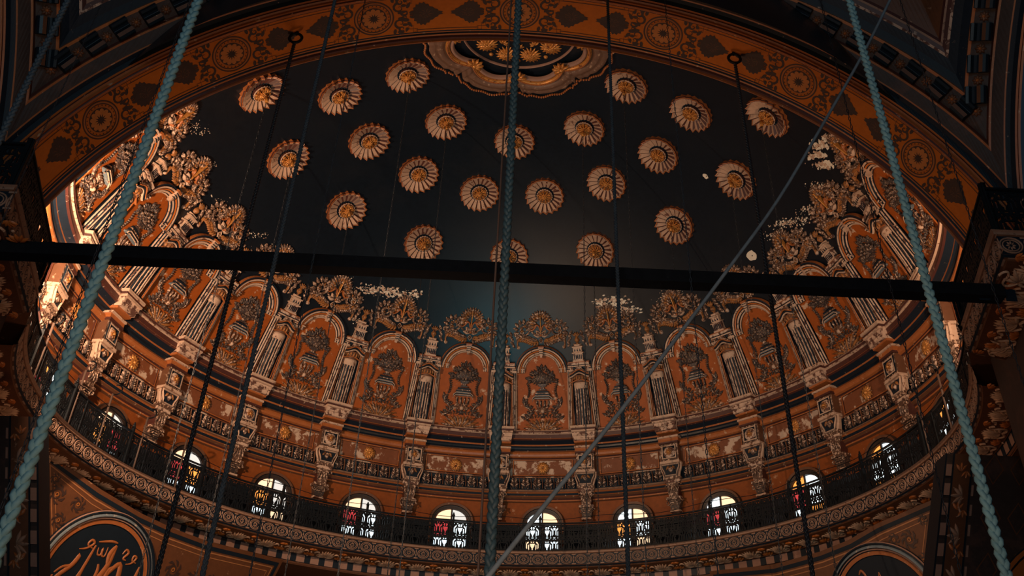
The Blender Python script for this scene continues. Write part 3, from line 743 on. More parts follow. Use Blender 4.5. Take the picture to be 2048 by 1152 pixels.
def medal(b, u):
    uc = u; b.map = lambda a, c, h: fso(uc + (a - uc) * .68, VC + (c - VC) * .88, h)
    D = 'paint_dark'; Lc = 'paint_line'
    b.fring(u, VC, .50, .035, .006, D, 40); b.fring(u, VC, .455, .02, .006, Lc, 40); b.fring(u, VC, .425, .025, .006, D, 40); b.fring(u, VC, .345, .012, .006, Lc, 40); b.fring(u, VC, .30, .05, .005, D, 40)
    b.poly(arc(u, VC, .325, 0, 360, 40)[:-1], .0045, D)
    for i in range(24): a = i * pi / 12; b.poly(arc(u + .385 * cos(a), VC + .385 * sin(a), .018, 0, 360, 6)[:-1], .008, D)
    for i in range(12):
        a = i * pi / 6; c, d = cos(a), sin(a)
        o = [(.08, 0), (.16, .042), (.23, .066), (.285, .045), (.31, 0), (.285, -.045), (.23, -.066), (.16, -.042)]
        b.poly([(u + x * c - y * d, VC + x * d + y * c) for x, y in o], .009, 'paint_ochre')
    for i in range(8): a = i * pi / 4; b.poly([(u + .075 * cos(a + q) * (1 if k else .6), VC + .075 * sin(a + q)) for q, k in ((-.3, 1), (0, 1), (.3, 1))] + [(u, VC)], .011, D)
    for s in (1, -1):
        for w_ in (1, -1):      # scrolling leaves
            for x0, y0, r, a0 in ((.66, .24, .15, 0), (.80, .08, .10, 1), (.70, .42, .09, .5)):
                b.spiral(u + s * x0, VC + w_ * y0, r, 1.1, s * w_, pi / 2 * w_ + a0 * s, .075, 0, D, .006, fl=True)
            for x0, y0, an, L in ((.52, .42, 100, .2), (.62, .08, 10, .26), (.86, .22, 60, .2), (.92, .05, 20, .18), (.58, .50, 30, .22), (.84, .40, 110, .14), (.72, .30, 0, .16)):
                an = radians(an) if s > 0 else pi - radians(an); an *= w_
                b.flat([(u + s * x0 + L * k * cos(an), VC + w_ * y0 + L * k * sin(an)) for k in (0, .3, .6, 1)], .09, .007, D, taper=[.5, 1, .8, .1])
            g = .11; x1 = u + s * .93; y1 = VC + w_ * .40
            for dx, dy in ((0, 0), (s * g, w_ * g), (s * g, 0), (0, w_ * g)):
                b.flat([(x1 + dx - g / 2, y1 + dy - g / 2), (x1 + dx + g / 2, y1 + dy - g / 2), (x1 + dx + g / 2, y1 + dy + g / 2), (x1 + dx - g / 2, y1 + dy + g / 2)], .014, .006, D, closed=True) if (dx == 0) == (dy == 0) else None
        # heart-shaped leaf
        hx = u + s * 1.30; O_ = []
        for i in range(36):
            a = 2 * pi * i / 36; c_ = cos(a); sp_ = 1 + (.09 if i % 2 else -.05); X_ = .30 * c_ + (.06 if c_ > .7 else 0) + (.10 * max(0, c_ - .9) * 10); Y_ = .34 * sin(a) * (1 - .45 * max(0, c_)) * (1 + .10 * max(0, -c_)); O_.append((hx + s * X_ * sp_, VC + Y_ * sp_))
        b.poly(O_, .006, D, ctr=(hx, VC))
        for i in range(9):
            a = 2 * pi * i / 9; b.flat([(hx + s * (.05 + .04 * cos(a)), VC + .04 * sin(a)), (hx + s * (.05 + .18 * cos(a)), VC + .15 * sin(a))], .02, .009, 'paint_line', taper='both')
            b.flat([(hx + s * (.0 + .1 * cos(a + .3)), VC + .1 * sin(a + .3)), (hx + s * (.02 + .16 * cos(a + .7)), VC + .13 * sin(a + .7))], .02, .009, 'paint_ochre', taper='both')
        for an in (0, .7, -.7): b.flat([(hx - s * .22, VC), (hx - s * (.22 + .16 * cos(an)), VC + .16 * sin(an))], .09, .008, D, taper=[.5, .1])
        b.flat([(hx - s * .2, VC), (hx - s * .38, VC)], .03, .007, D)
for k in range(-4, 5): medal(b, k * 19.6 * pi / 180 * 7.45)
for k in range(-4, 4):           # thin frame lines between the medallions
    b.map = fso; u0 = k * 19.6 * pi / 180 * 7.45 + .72; u1 = (k + 1) * 19.6 * pi / 180 * 7.45 - .72
    for v in (V0 + .06, V1 - .06): b.flat([(u0 + (u1 - u0) * i / 6, v) for i in range(7)], .016, .006, 'paint_dark')
struct(b.build('trim_6'))

# archivolt, modillions and pendentive of the hall (built once for the near arch, mirrored by rotation for the side arches)
R2, A2, ZA2, Y2 = 8.66, 6.87, 8.39, -7.80
def farc(t, d, k): T = radians(t); return ((R2 + d) * cos(T), Y2 - k, ZA2 + (A2 + d) * sin(T))
HC = 8.50                                   # half side of the hall bay at the pier
AP = [(0, 0, 'copper'), (.02, .03, 'maroon'), (.05, .03, 'orange_clean'), (.065, .06, 'navy_clean'), (.14, .10, 'navy'), (.17, .17, 'copper'), (.185, .19, 'wall_dark'),
      (.33, .33, 'copper'), (.35, .36, 'brown'), (.37, .36, 'maroon'), (.42, .36, 'wall_dark'), (.60, .62, 'orange_clean'), (.63, .66, 'brown'), (.65, .66, 'navy'), (.76, .76, 'navy'), (.86, .88, 'cream_peeled'), (.88, .92, 'maroon'), (.93, .97, 'trim_tan'), (.95, 1.0, 'maroon'), (1.0, 1.02, 'wall_brown'),
      (1.5, 1.35, 'wall_brown'), (2.2, 1.9, 'wall_brown'), (3.2, 2.9, 'wall_brown'), (4.4, 4.4, 'wall_brown'), (5.6, 6.2, 'wall_brown')]
def make_archivolt():
    C0 = (0, Y2 - HC, 9)
    b = MB(farc); N = 120; rows = []
    for i in range(N + 1):
        r = []
        for d, k, m in AP:
            x = HC - k; c = max(-1, min(1, x / (R2 + d))); t0 = degrees(math.acos(c)); r.append((t0 + (180 - 2 * t0) * i / N, d, k))
        rows.append(r)
    b.grid(rows, [m for d, k, m in AP])
    # painted scrolls on the dark band
    o = b.build('trim_7', O=C0)
    b = MB(farc)
    def g(t, q): # point on the scroll band
        return t, .19 + .14 * q, .195 + .14 * q
    rows = []
    return struct(o)
arch_front = make_archivolt()
for a, nm in ((90, 'trim_8'), (-90, 'trim_9')):
    c = arch_front.copy(); COL.objects.link(c); c.name = nm; c.rotation_euler[2] = radians(a)
# modillion blocks and small rosettes between them
def make_modillion(t):
    d0, k0 = .36, .37; d1, k1 = .62, .64
    c = farc(t, d0, k0); T = radians(t); nx, nz = cos(T), sin(T); tx, tz = -sin(T), cos(T)
    def f(u, v, h): # u along arch, v across 0..1, h out of the slope
        d = d0 + (d1 - d0) * v; k = k0 + (k1 - k0) * v
        p = farc(t, d, k); return (p[0] + tx * u - nx * h * .7, p[1] - h * .7, p[2] + tz * u - nz * h * .7)
    e = thing('modillion_block', c, '', 'bracket', 'modillion blocks along the arch of the hall')
    b = MB(f)
    n = 10; rows = []
    P = [(.04, 0), (.04, .10), (.10, .14), (.22, .16), (.40, .14), (.45, .08), (.52, .10), (.55, .06), (.66, .08), (.74, .15), (.86, .16), (.94, .12), (.94, 0)]
    ms = ['navy_clean', 'navy_clean', 'teal_panel', 'brown', 'teal_panel', 'navy_clean', 'grey_blue', 'navy_clean', 'teal_panel', 'teal_panel', 'navy_clean', 'navy_clean']
    b.grid([[(u, v, h) for v, h in P] for u in (-.15, .15)], ms)
    for u in (-.15, .15): b.face(tuple(b.pt(u, v, h) for v, h in P), 'navy_clean')
    b.build('block', e, c)
    b = MB(f)
    for i in range(8): a = i * pi / 4; b.leaf(.40 , .42, a, .001, .001, .001, 'brown', .0) if False else None
    return e
def rosette_at(t):
    d, k = .50, .50; c = farc(t, d, k); T = radians(t); nx, nz = cos(T), sin(T); tx, tz = -sin(T), cos(T)
    def f(u, v, h): return (c[0] + tx * u + nx * v * .7 - nx * h * .7, c[1] - v * .7 - h * .7, c[2] + tz * u + nz * v * .7 - nz * h * .7)
    b = MB(f)
    for i in range(8): b.leaf(0, 0, i * pi / 4, .10, .06, .04, 'brown', .0)
    b.hemi(0, 0, .035, .05, 'copper', .02)
    return b.build('modillion_rosette', O=c)
PT = 3.9; TH = [31.0 + PT * i for i in range(31)]
mods = []
for i, t in enumerate(TH):
    if 74 < t < 104: continue
    e = make_modillion(t); side = 'right' if t < 90 else 'left'
    n = round((t - TH[0]) / PT) if t < 90 else round((TH[-1] - t) / PT)
    e['label'] = 'dark scroll modillion on the near arch, %s, %s up from the corner' % (side, ORD[min(n, 15)])
    mods.append((e, t, n, side))
    r = rosette_at(t + PT / 2); tag(r, 'tiny rosette beside the %s modillion from the %s corner, near arch' % (ORD[min(n, 15)], side), 'rosette', 'small rosettes between the modillions')
    mods.append((r, t, n, side))
cen = Vector((0, Y2 - HC, 0))
for o, t, n, side in list(mods):
    if n > 7: continue
    c = copy_tree(o); s = -90 if side == 'left' else 90   # the left end of the near arch turned onto the right side arch and vice versa
    # right-hand side arch is the near arch turned by -90 degrees
    ang = radians(-90 if side == 'left' else 90)
    v = Vector(o.location) - cen; v = Matrix.Rotation(ang, 3, 'Z') @ v; c.location = v + cen; c.rotation_euler[2] = ang
    sd = 'right' if side == 'left' else 'left'
    c['label'] = ('dark scroll modillion on the %s side arch, %s up from the corner' if o['category'] == 'bracket' else 'tiny rosette on the %s side arch, %s up from the corner') % (sd, ORD[min(n, 15)])
    c['group'] = 'modillion blocks of the side arches' if o['category'] == 'bracket' else 'small rosettes of the side arches'

# ------------------------------------------------------------------ piers and walls
def slab(name, pts, z0, z1, m, O=None):
    b = MB(); n = len(pts)
    lo = [b.pt(x, y, z0) for x, y in pts]; hi = [b.pt(x, y, z1) for x, y in pts]
    for i in range(n): b.face((lo[i], lo[(i + 1) % n], hi[(i + 1) % n], hi[i]), m)
    b.face(tuple(hi), m); b.face(tuple(lo[::-1]), m)
    return struct(b.build(name, O=O or (pts[0][0], pts[0][1], z0)))
for s, nm in ((1, 'right'), (-1, 'left')):
    slab('wall_%s' % nm, [(s * 9.0, -4.8), (s * 8.80, -5.6), (s * 8.05, -8.25), (s * 13, -8.25), (s * 13, -4.8)], 0, 9.2, 'wall_dark')
    slab('trim_%d' % (10 if s > 0 else 11), [(s * 8.75, -6.1), (s * 8.7, -6.36), (s * 8.7, -8.0), (s * 12, -8.0), (s * 12, -6.1)], 9.15, 10.0, 'navy')
b = MB()
# wall strips below the balcony at both sides (painted bands beside the roundels)
for s, nm in ((1, 'right'), (-1, 'left')):
    ez_, es_ = (8.20, 7.12) if s > 0 else (8.36, 7.27)
    def f(u, v, h, s=s, e=ez_, z=es_): return (s * (e - (z - v) * .36 + u), -3.2 - h, v)
    b = MB(f)
    b.grid([[(0, z, 0), (6, z, 0)] for z in (2, 7.95)], 'wall_dark')
    b.grid([[(0, z, 0), (0, z, -.5)] for z in (2, 7.95)], 'navy_clean')
    for u0, u1, m in ((0, .03, 'navy_clean'), (.15, .18, 'navy_clean'), (.50, .53, 'navy_clean')): b.box(u0, u1, 3, 7.95, 0, .02, m)
    b.box(.18, .50, 3, 7.95, 0, .01, 'wall_brown')
    for i in range(13):
        z = 3.2 + i * .36; b.box(.035, .145, z, z + .22, 0, .02, 'pink_block', 'navy_clean'); b.box(.55, .59, z, z + .2, 0, .02, 'pink_block')
        zc = z + .1; uc = .33
        if i % 2:
            for a in (20, 50, 90, 130, 160): b.leaf(uc + .06, zc - .1, radians(a + 90), .24, .07, .03, 'trim_tan', .01)
            b.rib(bez((uc + .08, zc - .15), (uc - .16, zc - .3), (uc + .2, zc - .4), (uc - .02, zc - .5)), .03, .03, 'trim_tan', .01)
        else:
            for a in (50, 90, 130): b.leaf(uc, zc, radians(a), .17, .06, .03, 'copper', .01); b.leaf(uc + .1, zc, radians(a + 180), .14, .05, .03, 'copper', .01)
    for i in range(6):
        u = .95 + i * .5
        for j in range(7): b.flat([(u, 2 + j * .9), (u + .18, 2.28 + j * .9), (u, 2.56 + j * .9), (u - .18, 2.28 + j * .9)], .03, .01, 'wall_brown', closed=True)
    if s > 0: b.mould(arc(2.35, 5.2, .95, 180, 20, 18), [(0, .02), (0, .06), (.22, .06), (.26, .09), (.34, .09), (.36, .02)], ['navy_clean', 'orange_clean', 'navy_clean', 'orange_clean', 'navy_clean'])
    struct(b.build('trim_%d' % (12 if s > 0 else 13), O=(s * 8, -3.2, 4)))

# ------------------------------------------------------------------ calligraphy roundels on the spandrels
def plane_frame(C, n):
    C = Vector(C); n = Vector(n).normalized(); u = n.cross(Vector((0, 0, 1))).normalized()
    if u.x < 0: u = -u
    v = u.cross(n).normalized()
    if v.z < 0: v = -v
    return lambda a, c, h: tuple(C + u * a + v * c + n * h)
CALL = [  # strokes measured on a unit disc: points, width, taper profile
    ([(-.70, -.06), (-.60, .05), (-.48, .10), (-.40, .28), (-.45, .12), (-.62, -.10), (-.66, -.26), (-.52, -.34), (-.36, -.30), (-.30, -.05), (-.24, .18), (-.20, .48)], .085),
    ([(-.20, .48), (-.26, .10), (-.28, -.16), (-.22, -.30), (-.10, -.30), (-.02, -.16), (.00, .10), (-.03, .22)], .10),
    ([(.16, .56), (.14, .25), (.06, .0), (-.06, -.30), (-.16, -.45)], .12), ([(.16, .56), (.10, .40), (.13, .22)], .10),
    ([(.12, -.16), (.20, .12), (.34, .30), (.40, .10), (.34, -.02), (.20, .02), (.18, .16), (.30, .26)], .11), ([(.40, .12), (.36, -.15), (.22, -.32), (-.05, -.42), (-.5, -.46)], .12),
    ([(.38, -.06), (.50, .0), (.56, -.04), (.48, -.12), (.62, -.14)], .09), ([(.72, .34), (.70, .10), (.62, -.10), (.50, -.26)], .10), ([(.58, -.10), (.70, -.02), (.80, -.12), (.70, -.20), (.64, -.16)], .08), ([(.70, -.16), (.84, -.20), (.88, -.14)], .07),
    ([(-.86, -.42), (-.80, -.22), (-.70, -.10)], .06), ([(-.80, -.38), (-.5, -.40)], .06), ([(-.18, .54), (.04, .60), (.16, .60)], .05),
    ([(-.46, .36), (-.34, .40), (-.24, .50), (-.30, .54), (-.34, .46), (-.24, .42)], .05), ([(-.14, .46), (-.12, .36), (-.06, .36), (-.06, .46), (-.04, .36), (.02, .36), (.02, .50)], .045),
    ([(.32, .46), (.36, .54), (.42, .50), (.36, .40), (.42, .38)], .05), ([(.44, .32), (.54, .36), (.60, .46), (.54, .48), (.54, .40), (.62, .38)], .045), ([(-.6, -.62), (-.2, -.56), (.2, -.6), (.5, -.5)], .09), ([(.0, -.36), (.1, -.6), (.04, -.8)], .09)]
CALR = [([(-.72, .10), (-.66, .22), (-.56, .20), (-.60, .10), (-.70, .02)], .05), ([(-.50, .02), (-.38, .06), (-.28, -.10), (-.10, -.12)], .10), ([(-.30, .26), (-.22, .12), (-.08, -.08)], .10), ([(-.14, .50), (-.04, .34), (.06, .10), (.12, -.1)], .11),
        ([(.06, .58), (.02, .40), (.10, .34), (.06, .58)], .04), ([(.10, .46), (.20, .28), (.30, .04), (.34, -.1)], .11), ([(.34, .44), (.44, .26), (.54, .02), (.58, -.1)], .11), ([(-.32, .60), (-.26, .66), (-.20, .56), (-.22, .46)], .05),
        ([(-.6, -.3), (-.3, -.2), (0, -.34), (.4, -.2), (.7, -.3)], .10), ([(-.5, -.5), (0, -.6), (.5, -.5)], .09)]
def smooth(P, k=4):
    o = []; n = len(P)
    for i in range(n - 1):
        p0, p1, p2, p3 = P[max(i - 1, 0)], P[i], P[i + 1], P[min(i + 2, n - 1)]
        for j in range(k):
            t = j / k; o.append(tuple(.5 * (2 * b_ + (c_ - a_) * t + (2 * a_ - 5 * b_ + 4 * c_ - d_) * t * t + (3 * b_ - a_ - 3 * c_ + d_) * t ** 3) for a_, b_, c_, d_ in zip(p0, p1, p2, p3)))
    return o + [P[-1]]
def roundel(C, n, Rr, strokes, label, tri, name, sx=1.0):
    f = plane_frame(C, n)
    # spandrel plate (structure) with painted border and scrolls
    b = MB(f); ids = [b.pt(x, y, -.02) for x, y in tri]; b.face(tuple(ids), 'wall_brown')
    for off, m, wd in ((.10, 'navy_clean', .10), (.24, 'paint_line', .03), (.36, 'paint_line', .02)):
        cx = sum(p[0] for p in tri) / len(tri); cy = sum(p[1] for p in tri) / len(tri); P = []
        n_ = len(tri)
        b.mould([tri[i] for i in range(n_)], [(off, -.012), (off + wd, -.012)], [m], closed=True)
    sg = 1 if tri[1][0] > 0 else -1
    for x0, y0, r, s1 in SCR[name]:
        b.spiral(x0, y0, r, 1.6, s1, 0, r * .42, 0, 'paint_dark', -.008, fl=True); b.fring(x0, y0, r * .28, r * .12, -.004, 'paint_ochre', 10)
        for i in range(7): a = i * .9; b.flat([(x0 + r * .9 * cos(a), y0 + r * .9 * sin(a)), (x0 + r * 1.35 * cos(a + .4), y0 + r * 1.35 * sin(a + .4)), (x0 + r * 1.6 * cos(a + .8), y0 + r * 1.6 * sin(a + .8))], r * .4, -.006, 'paint_dark', taper=[.6, 1, .1])
    struct(b.build(name, O=f(0, 0, 0)))
    O = f(0, 0, 0); t = thing('calligraphy_roundel', O, label, 'roundel')
    b = MB(f); rows = []
    pr = [(1.0, -.02), (1.0, .06), (.985, .09), (.965, .10), (.95, .06), (.93, .10), (.91, .11), (.895, .06), (.875, .08), (.86, .05), (.84, .045), (.80, .045), (.79, .03)]
    pm = ['navy', 'pink_block', 'navy_clean', 'navy_clean', 'grey_blue', 'grey_blue', 'navy_clean', 'pink_block', 'navy_clean', 'copper', 'copper', 'navy_clean']
    for i in range(64):
        a = 2 * pi * i / 64; rows.append([(Rr * r * cos(a) * sx, Rr * r * sin(a), h) for r, h in pr])
    b.grid(rows, pm, closev=True); b.build('moulded_rim', t, O)
    b = MB(f); b.poly([(Rr * .80 * cos(2 * pi * i / 64) * sx, Rr * .80 * sin(2 * pi * i / 64)) for i in range(64)], .02, 'navy_clean'); b.build('dark_field', t, O)
    b = MB(f)
    for P, wd in strokes:
        Q = smooth([(x * Rr * .93 * sx, y * Rr * .93) for x, y in P]); m = len(Q)
        tp = [.35 + .75 * sin(pi * min(1, (i + .5) / m * 1.0)) ** .8 * (1 if i > m * .12 else .9) for i in range(m)]
        b.rib(Q, wd * Rr * .74, .02, 'copper', .025, taper=tp)
    b.build('gilt_lettering', t, O)
SCR = {'trim_14': [(-1.75, 1.45, .14, 1), (-1.15, 1.38, .12, -1), (-1.45, .95, .11, 1), (-1.95, 1.75, .08, -1), (2.05, .62, .15, -1), (2.7, .50, .14, 1), (3.3, .62, .10, -1), (2.1, .1, .13, 1)],
       'trim_15': [(1.15, 1.35, .14, -1), (.75, 1.42, .10, 1), (1.35, .85, .11, -1), (-2.2, .8, .14, 1), (-2.8, .95, .12, -1), (1.65, 1.7, .08, 1)]}
roundel((-9.45, 3.6, 6.68), (.80, -.56, -.22), 1.50, CALL, 'round dark blue plaque with gilt calligraphy, at lower left below the balcony', [(-2.58, 2.26), (-.75, 1.84), (.55, 1.62), (1.6, 1.52), (2.77, 1.48), (5.5, 1.62), (5.0, -.5), (3, -3), (-1.5, -3), (-1.25, -.2)][::-1], 'trim_14', 1.06)
roundel((9.50, 3.6, 6.63), (-.80, -.56, -.22), 1.50, CALR, 'round dark blue plaque with gilt calligraphy, at lower right below the balcony', [(2.36, 2.1), (1.49, .48), (1.3, -3), (-3, -3), (-5, -.4), (-5.3, 1.75), (-3, 1.52), (-1.45, 1.56), (-.5, 1.66), (.4, 1.86)][::-1], 'trim_15', 1.06)

# ------------------------------------------------------------------ dome rosettes
def make_rosette():
    O = (0, 0, 0); t = thing('ceiling_rosette', O, '', 'rosette', 'scalloped rosettes on the dark dome')
    b = MB(); N = 20; R1 = .62
    # pleated fan: saw-tooth pleats, each with a broad pale face and a narrow dark return
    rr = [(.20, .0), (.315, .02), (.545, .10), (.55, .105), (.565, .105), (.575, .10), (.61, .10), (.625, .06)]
    mt = ['navy_clean', 'fan', 'maroon', 'cream', 'maroon', 'copper', 'maroon']  # navy ring round the boss: shade of the recess put into the colour
    for i in range(N):
        a0 = 2 * pi * i / N; a1 = 2 * pi * (i + .66) / N; a2 = 2 * pi * (i + 1) / N
        for (r0, h0), (r1, h1), m in zip(rr, rr[1:], mt):
            def q(a, r, h, lift):
                k = 1 + (.085 * lift if r > .4 else 0); return (r * k * cos(a), r * k * sin(a), h + (r - .15) * .20 * lift)
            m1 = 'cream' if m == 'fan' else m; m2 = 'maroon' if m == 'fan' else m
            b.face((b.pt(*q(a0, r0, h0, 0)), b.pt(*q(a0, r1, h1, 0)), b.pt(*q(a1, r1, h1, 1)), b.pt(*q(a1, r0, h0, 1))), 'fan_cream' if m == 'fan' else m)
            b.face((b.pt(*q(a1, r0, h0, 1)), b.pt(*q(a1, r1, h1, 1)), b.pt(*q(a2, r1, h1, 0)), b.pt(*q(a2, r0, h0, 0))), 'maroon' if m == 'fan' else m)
        # rim wall
        for (a, la), (c, lc) in (((a0, 0), (a1, 1)), ((a1, 1), (a2, 0))):
            ra, rc = .625 * (1 + .085 * la), .625 * (1 + .085 * lc)
            b.face((b.pt(ra * cos(a), ra * sin(a), 0), b.pt(rc * cos(c), rc * sin(c), 0), b.pt(rc * cos(c), rc * sin(c), .06 + .095 * lc), b.pt(ra * cos(a), ra * sin(a), .06 + .095 * la)), 'copper')
    b.build('pleated_fan', t, O)
    b = MB(); b.grid([[(r * cos(2 * pi * j / 20), r * sin(2 * pi * j / 20), h) for r, h in ((.25, .0), (.25, .10), (.22, .12), (.12, .10), (.001, .10))] for j in range(20)], ['maroon', 'maroon', 'maroon', 'maroon'], closev=True)
    b.ring(0, 0, .255, .02, .03, 'cream', .105, 28)
    for i in range(20): a = i * pi / 10; b.hemi(.265 * cos(a), .265 * sin(a), .016, .02, 'cream', .11, 5)
    for i in range(10):
        a = i * pi / 5; c, d = cos(a), sin(a)
        b.rib([(c * .08, d * .08), (c * .15 - d * .02, d * .15 + c * .02), (c * .20 - d * .045, d * .20 + c * .045), (c * .235, d * .235), (c * .20 + d * .045, d * .20 - c * .045), (c * .15 + d * .02, d * .15 - c * .02), (c * .08, d * .08)], .026, .07, 'gold', .11)
        b.leaf(c * .13, d * .13, a, .08, .03, .05, 'gold', .12)
    for k, n_, L in ((0, 10, .13), (1, 8, .085)):
        for i in range(n_): b.leaf(0, 0, (i + .5 * k) * 2 * pi / n_, L, .055, .06, 'gold', .14 + .05 * k)
    b.hemi(0, 0, .04, .06, 'gold', .20)
    b.build('gilded_boss', t, O)
    return t
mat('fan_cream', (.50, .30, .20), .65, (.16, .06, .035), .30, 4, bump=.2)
RA, RB, RC = (48.9, 24.48, 7.3 * 0), (60.75, 24.16, 0), (71.98, 41.87, 0)
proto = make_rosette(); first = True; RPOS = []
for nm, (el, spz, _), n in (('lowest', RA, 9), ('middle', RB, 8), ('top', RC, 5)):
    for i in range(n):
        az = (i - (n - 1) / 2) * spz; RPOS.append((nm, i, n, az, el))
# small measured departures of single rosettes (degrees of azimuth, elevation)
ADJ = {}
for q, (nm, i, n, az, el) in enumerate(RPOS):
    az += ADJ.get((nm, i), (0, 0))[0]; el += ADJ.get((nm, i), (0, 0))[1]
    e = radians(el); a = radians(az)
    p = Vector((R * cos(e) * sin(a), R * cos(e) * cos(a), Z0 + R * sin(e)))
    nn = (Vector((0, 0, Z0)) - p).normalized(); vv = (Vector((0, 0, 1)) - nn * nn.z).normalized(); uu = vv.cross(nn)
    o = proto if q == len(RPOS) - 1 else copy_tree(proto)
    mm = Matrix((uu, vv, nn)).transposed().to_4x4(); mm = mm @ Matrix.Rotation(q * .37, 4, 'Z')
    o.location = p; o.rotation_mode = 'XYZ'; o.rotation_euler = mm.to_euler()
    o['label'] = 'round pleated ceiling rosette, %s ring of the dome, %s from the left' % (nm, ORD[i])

# ------------------------------------------------------------------ great drapery rose at the top of the dome
CR = -1.30
def frose(x, y, h):
    yy = y + CR; zz = sqrt(max(.1, R * R - x * x - yy * yy)); s = (R - h) / R
    return (x * s, yy * s, Z0 + zz * s)
O = frose(0, 0, 0); t = thing('drapery_rose', O, 'large gilt drapery rose with scalloped beaded edge at the top of the dome', 'rosette')
NS = 8
def cusp(i): return radians(90 + 360 / NS * i)
b = MB(frose)
for i in range(NS):
    a0, a1 = cusp(i), cusp(i + 1)
    rows = []
    for j in range(25):
        s = j / 24; a = a0 + (a1 - a0) * s; sag = sin(pi * s)
        ri = 1.84 + .30 * sag ** .8; ro = 2.50 + .26 * sag ** .6 + .05 * sin(s * 2 * pi * 5) * (1 - sag) * 1.5
        r = []
        for q in range(9):
            x = q / 8; rr = ri + (ro - ri) * x; fold = .045 * sin(x * 16) * sag + .06 * sin(s * 2 * pi * 9) * max(0, 1 - sag * 1.25) * x * 2
            r.append((rr * cos(a), rr * sin(a), .12 + .10 * sin(pi * x) + fold))
        rows.append(r)
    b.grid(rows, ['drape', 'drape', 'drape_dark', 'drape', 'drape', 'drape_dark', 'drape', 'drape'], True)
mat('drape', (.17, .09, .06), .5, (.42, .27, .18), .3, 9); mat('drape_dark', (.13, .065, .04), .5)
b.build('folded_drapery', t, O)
b = MB(frose)
for i in range(NS):
    a0, a1 = cusp(i), cusp(i + 1); P1 = []; P2 = []; 
    for j in range(25):
        s = j / 24; a = a0 + (a1 - a0) * s; sag = sin(pi * s); P1.append(((1.84 + .30 * sag ** .8 - .05) * cos(a), (1.84 + .30 * sag ** .8 - .05) * sin(a))); P2.append(((1.84 + .30 * sag ** .8 + .09) * cos(a), (1.84 + .30 * sag ** .8 + .09) * sin(a)))
    b.rib(P1, .14, .12, 'pink_block', .14); b.rib(P2, .13, .08, 'gold', .2)
    for j in range(44):
        s = j / 43; a = a0 + (a1 - a0) * s; sag = sin(pi * s); r = 1.84 + .30 * sag ** .8 + .11; b.hemi(r * cos(a), r * sin(a), .026, .05, 'copper', .26, 5)
b.build('swag_border', t, O)
b = MB(frose)
for i in range(NS):
    a0, a1 = cusp(i), cusp(i + 1)
    for j in range(30):
        s = (j + .5) / 30; a = a0 + (a1 - a0) * s; sag = sin(pi * s); r = 2.62 + .26 * sag ** .6 + (.07 * ((j * 5 % 7) / 7 - .5) if sag < .5 else .03 * sin(s * 22))
        b.hemi(r * cos(a), r * sin(a), .038, .06, 'copper', .1, 6)
tag(b.build('bead_fringe', t, O), kind='stuff')
for i in range(NS):
    a = cusp(i); b = MB(frose); x, y = 1.90 * cos(a), 1.90 * sin(a)
    for q in range(6): b.leaf(x, y, a + pi + (q - 2.5) * .62, .30, .12, .10, 'gold', .26)
    b.hemi(x, y, .09, .12, 'gold', .26); b.build('gilt_star_leaf', t, O)
b = MB(frose); b.ring(0, 0, 1.68, .07, .07, 'pink_block', .0, 90); b.build('ring_moulding', t, O)
for i in range(10):
    a = radians(90 + 36 * (i + .5) + 0); x, y = 1.17 * cos(a), 1.17 * sin(a); b = MB(frose)
    for rr, n_, L in ((.0, 16, .34), (.0, 12, .25), (.0, 8, .15)):
        for q in range(n_): b.leaf(x, y, (q + .5 * (n_ == 12)) * 2 * pi / n_, L, .085, .05, 'gold', .02 + .035 * (n_ < 14) + .03 * (n_ < 12))
    b.hemi(x, y, .06, .06, 'gold', .09); b.build('gilt_flower', t, O)
for i in range(10):
    b = MB(frose); a = radians(90 + 36 * i); x, y = .80 * cos(a), .80 * sin(a)
    for q in range(5): b.leaf(x, y, a + pi + (q - 2) * .7, .17, .07, .05, 'gold', .02)
    b.rib([(x, y), (.6 * cos(a), .6 * sin(a))], .03, .03, 'gold', .01); b.build('gilt_sprig', t, O)
    b = MB(frose); b.hemi(1.40 * cos(a), 1.40 * sin(a), .07, .06, 'gold', .02); b.build('gilt_bud', t, O)

# ------------------------------------------------------------------ tie beam
b = MB()
ya = -8.15; x0, x1 = -7.62, 7.52; zc = 8.60
for (p, q, r_, s_, m) in ((x0, x1, -.13, .13, 'wood_dark'),):
    nx = 24; rows = []
    for i in range(nx + 1):
        x = x0 + (x1 - x0) * i / nx; rows.append([(x, ya - .11, zc - .10), (x, ya - .11, zc + .10), (x, ya + .11, zc + .12), (x, ya + .11, zc - .12)])
    ids = b.grid(rows, m, closed=True); b.face(tuple(ids[0][::-1]), m); b.face(tuple(ids[-1]), m)
tag(b.build('tie_beam', O=(x0, ya, zc)), 'long black horizontal tie beam crossing the whole arch between the piers', 'beam')

# ------------------------------------------------------------------ ropes, chains, cables
def ray(x, y):
    return (fw + rt * ((x - 1024 - 46.8) / F) - upv * ((y - 576 + 268.7) / F))
def ground(x, y, dist):            # horizontal position of a plumb line seen at (x, y), at a given horizontal distance from the viewer
    d = ray(x, y); k = dist / hypot(d.x, d.y); return CAM.x + d.x * k, CAM.y + d.y * k
def plait(b, P0, P1, r, m, pitch=None, wob=.4):
    """three-strand braid between two points"""
    P0, P1 = Vector(P0), Vector(P1); L = (P1 - P0).length; pitch = pitch or r * 5.2; n = int(L / (pitch / 10)); d = (P1 - P0) / L
    a = d.cross(Vector((0, 1, 0))).normalized(); c = d.cross(a)
    for k in range(3):
        P = []
        for i in range(n + 1):
            t = i / n * L; ph = 2 * pi * t / pitch + k * 2 * pi / 3
            P.append(P0 + d * t + a * (r * .55 * sin(ph)) + c * (r * .34 * sin(2 * ph)))
        tube3(b, P, r * .52, m, 6)
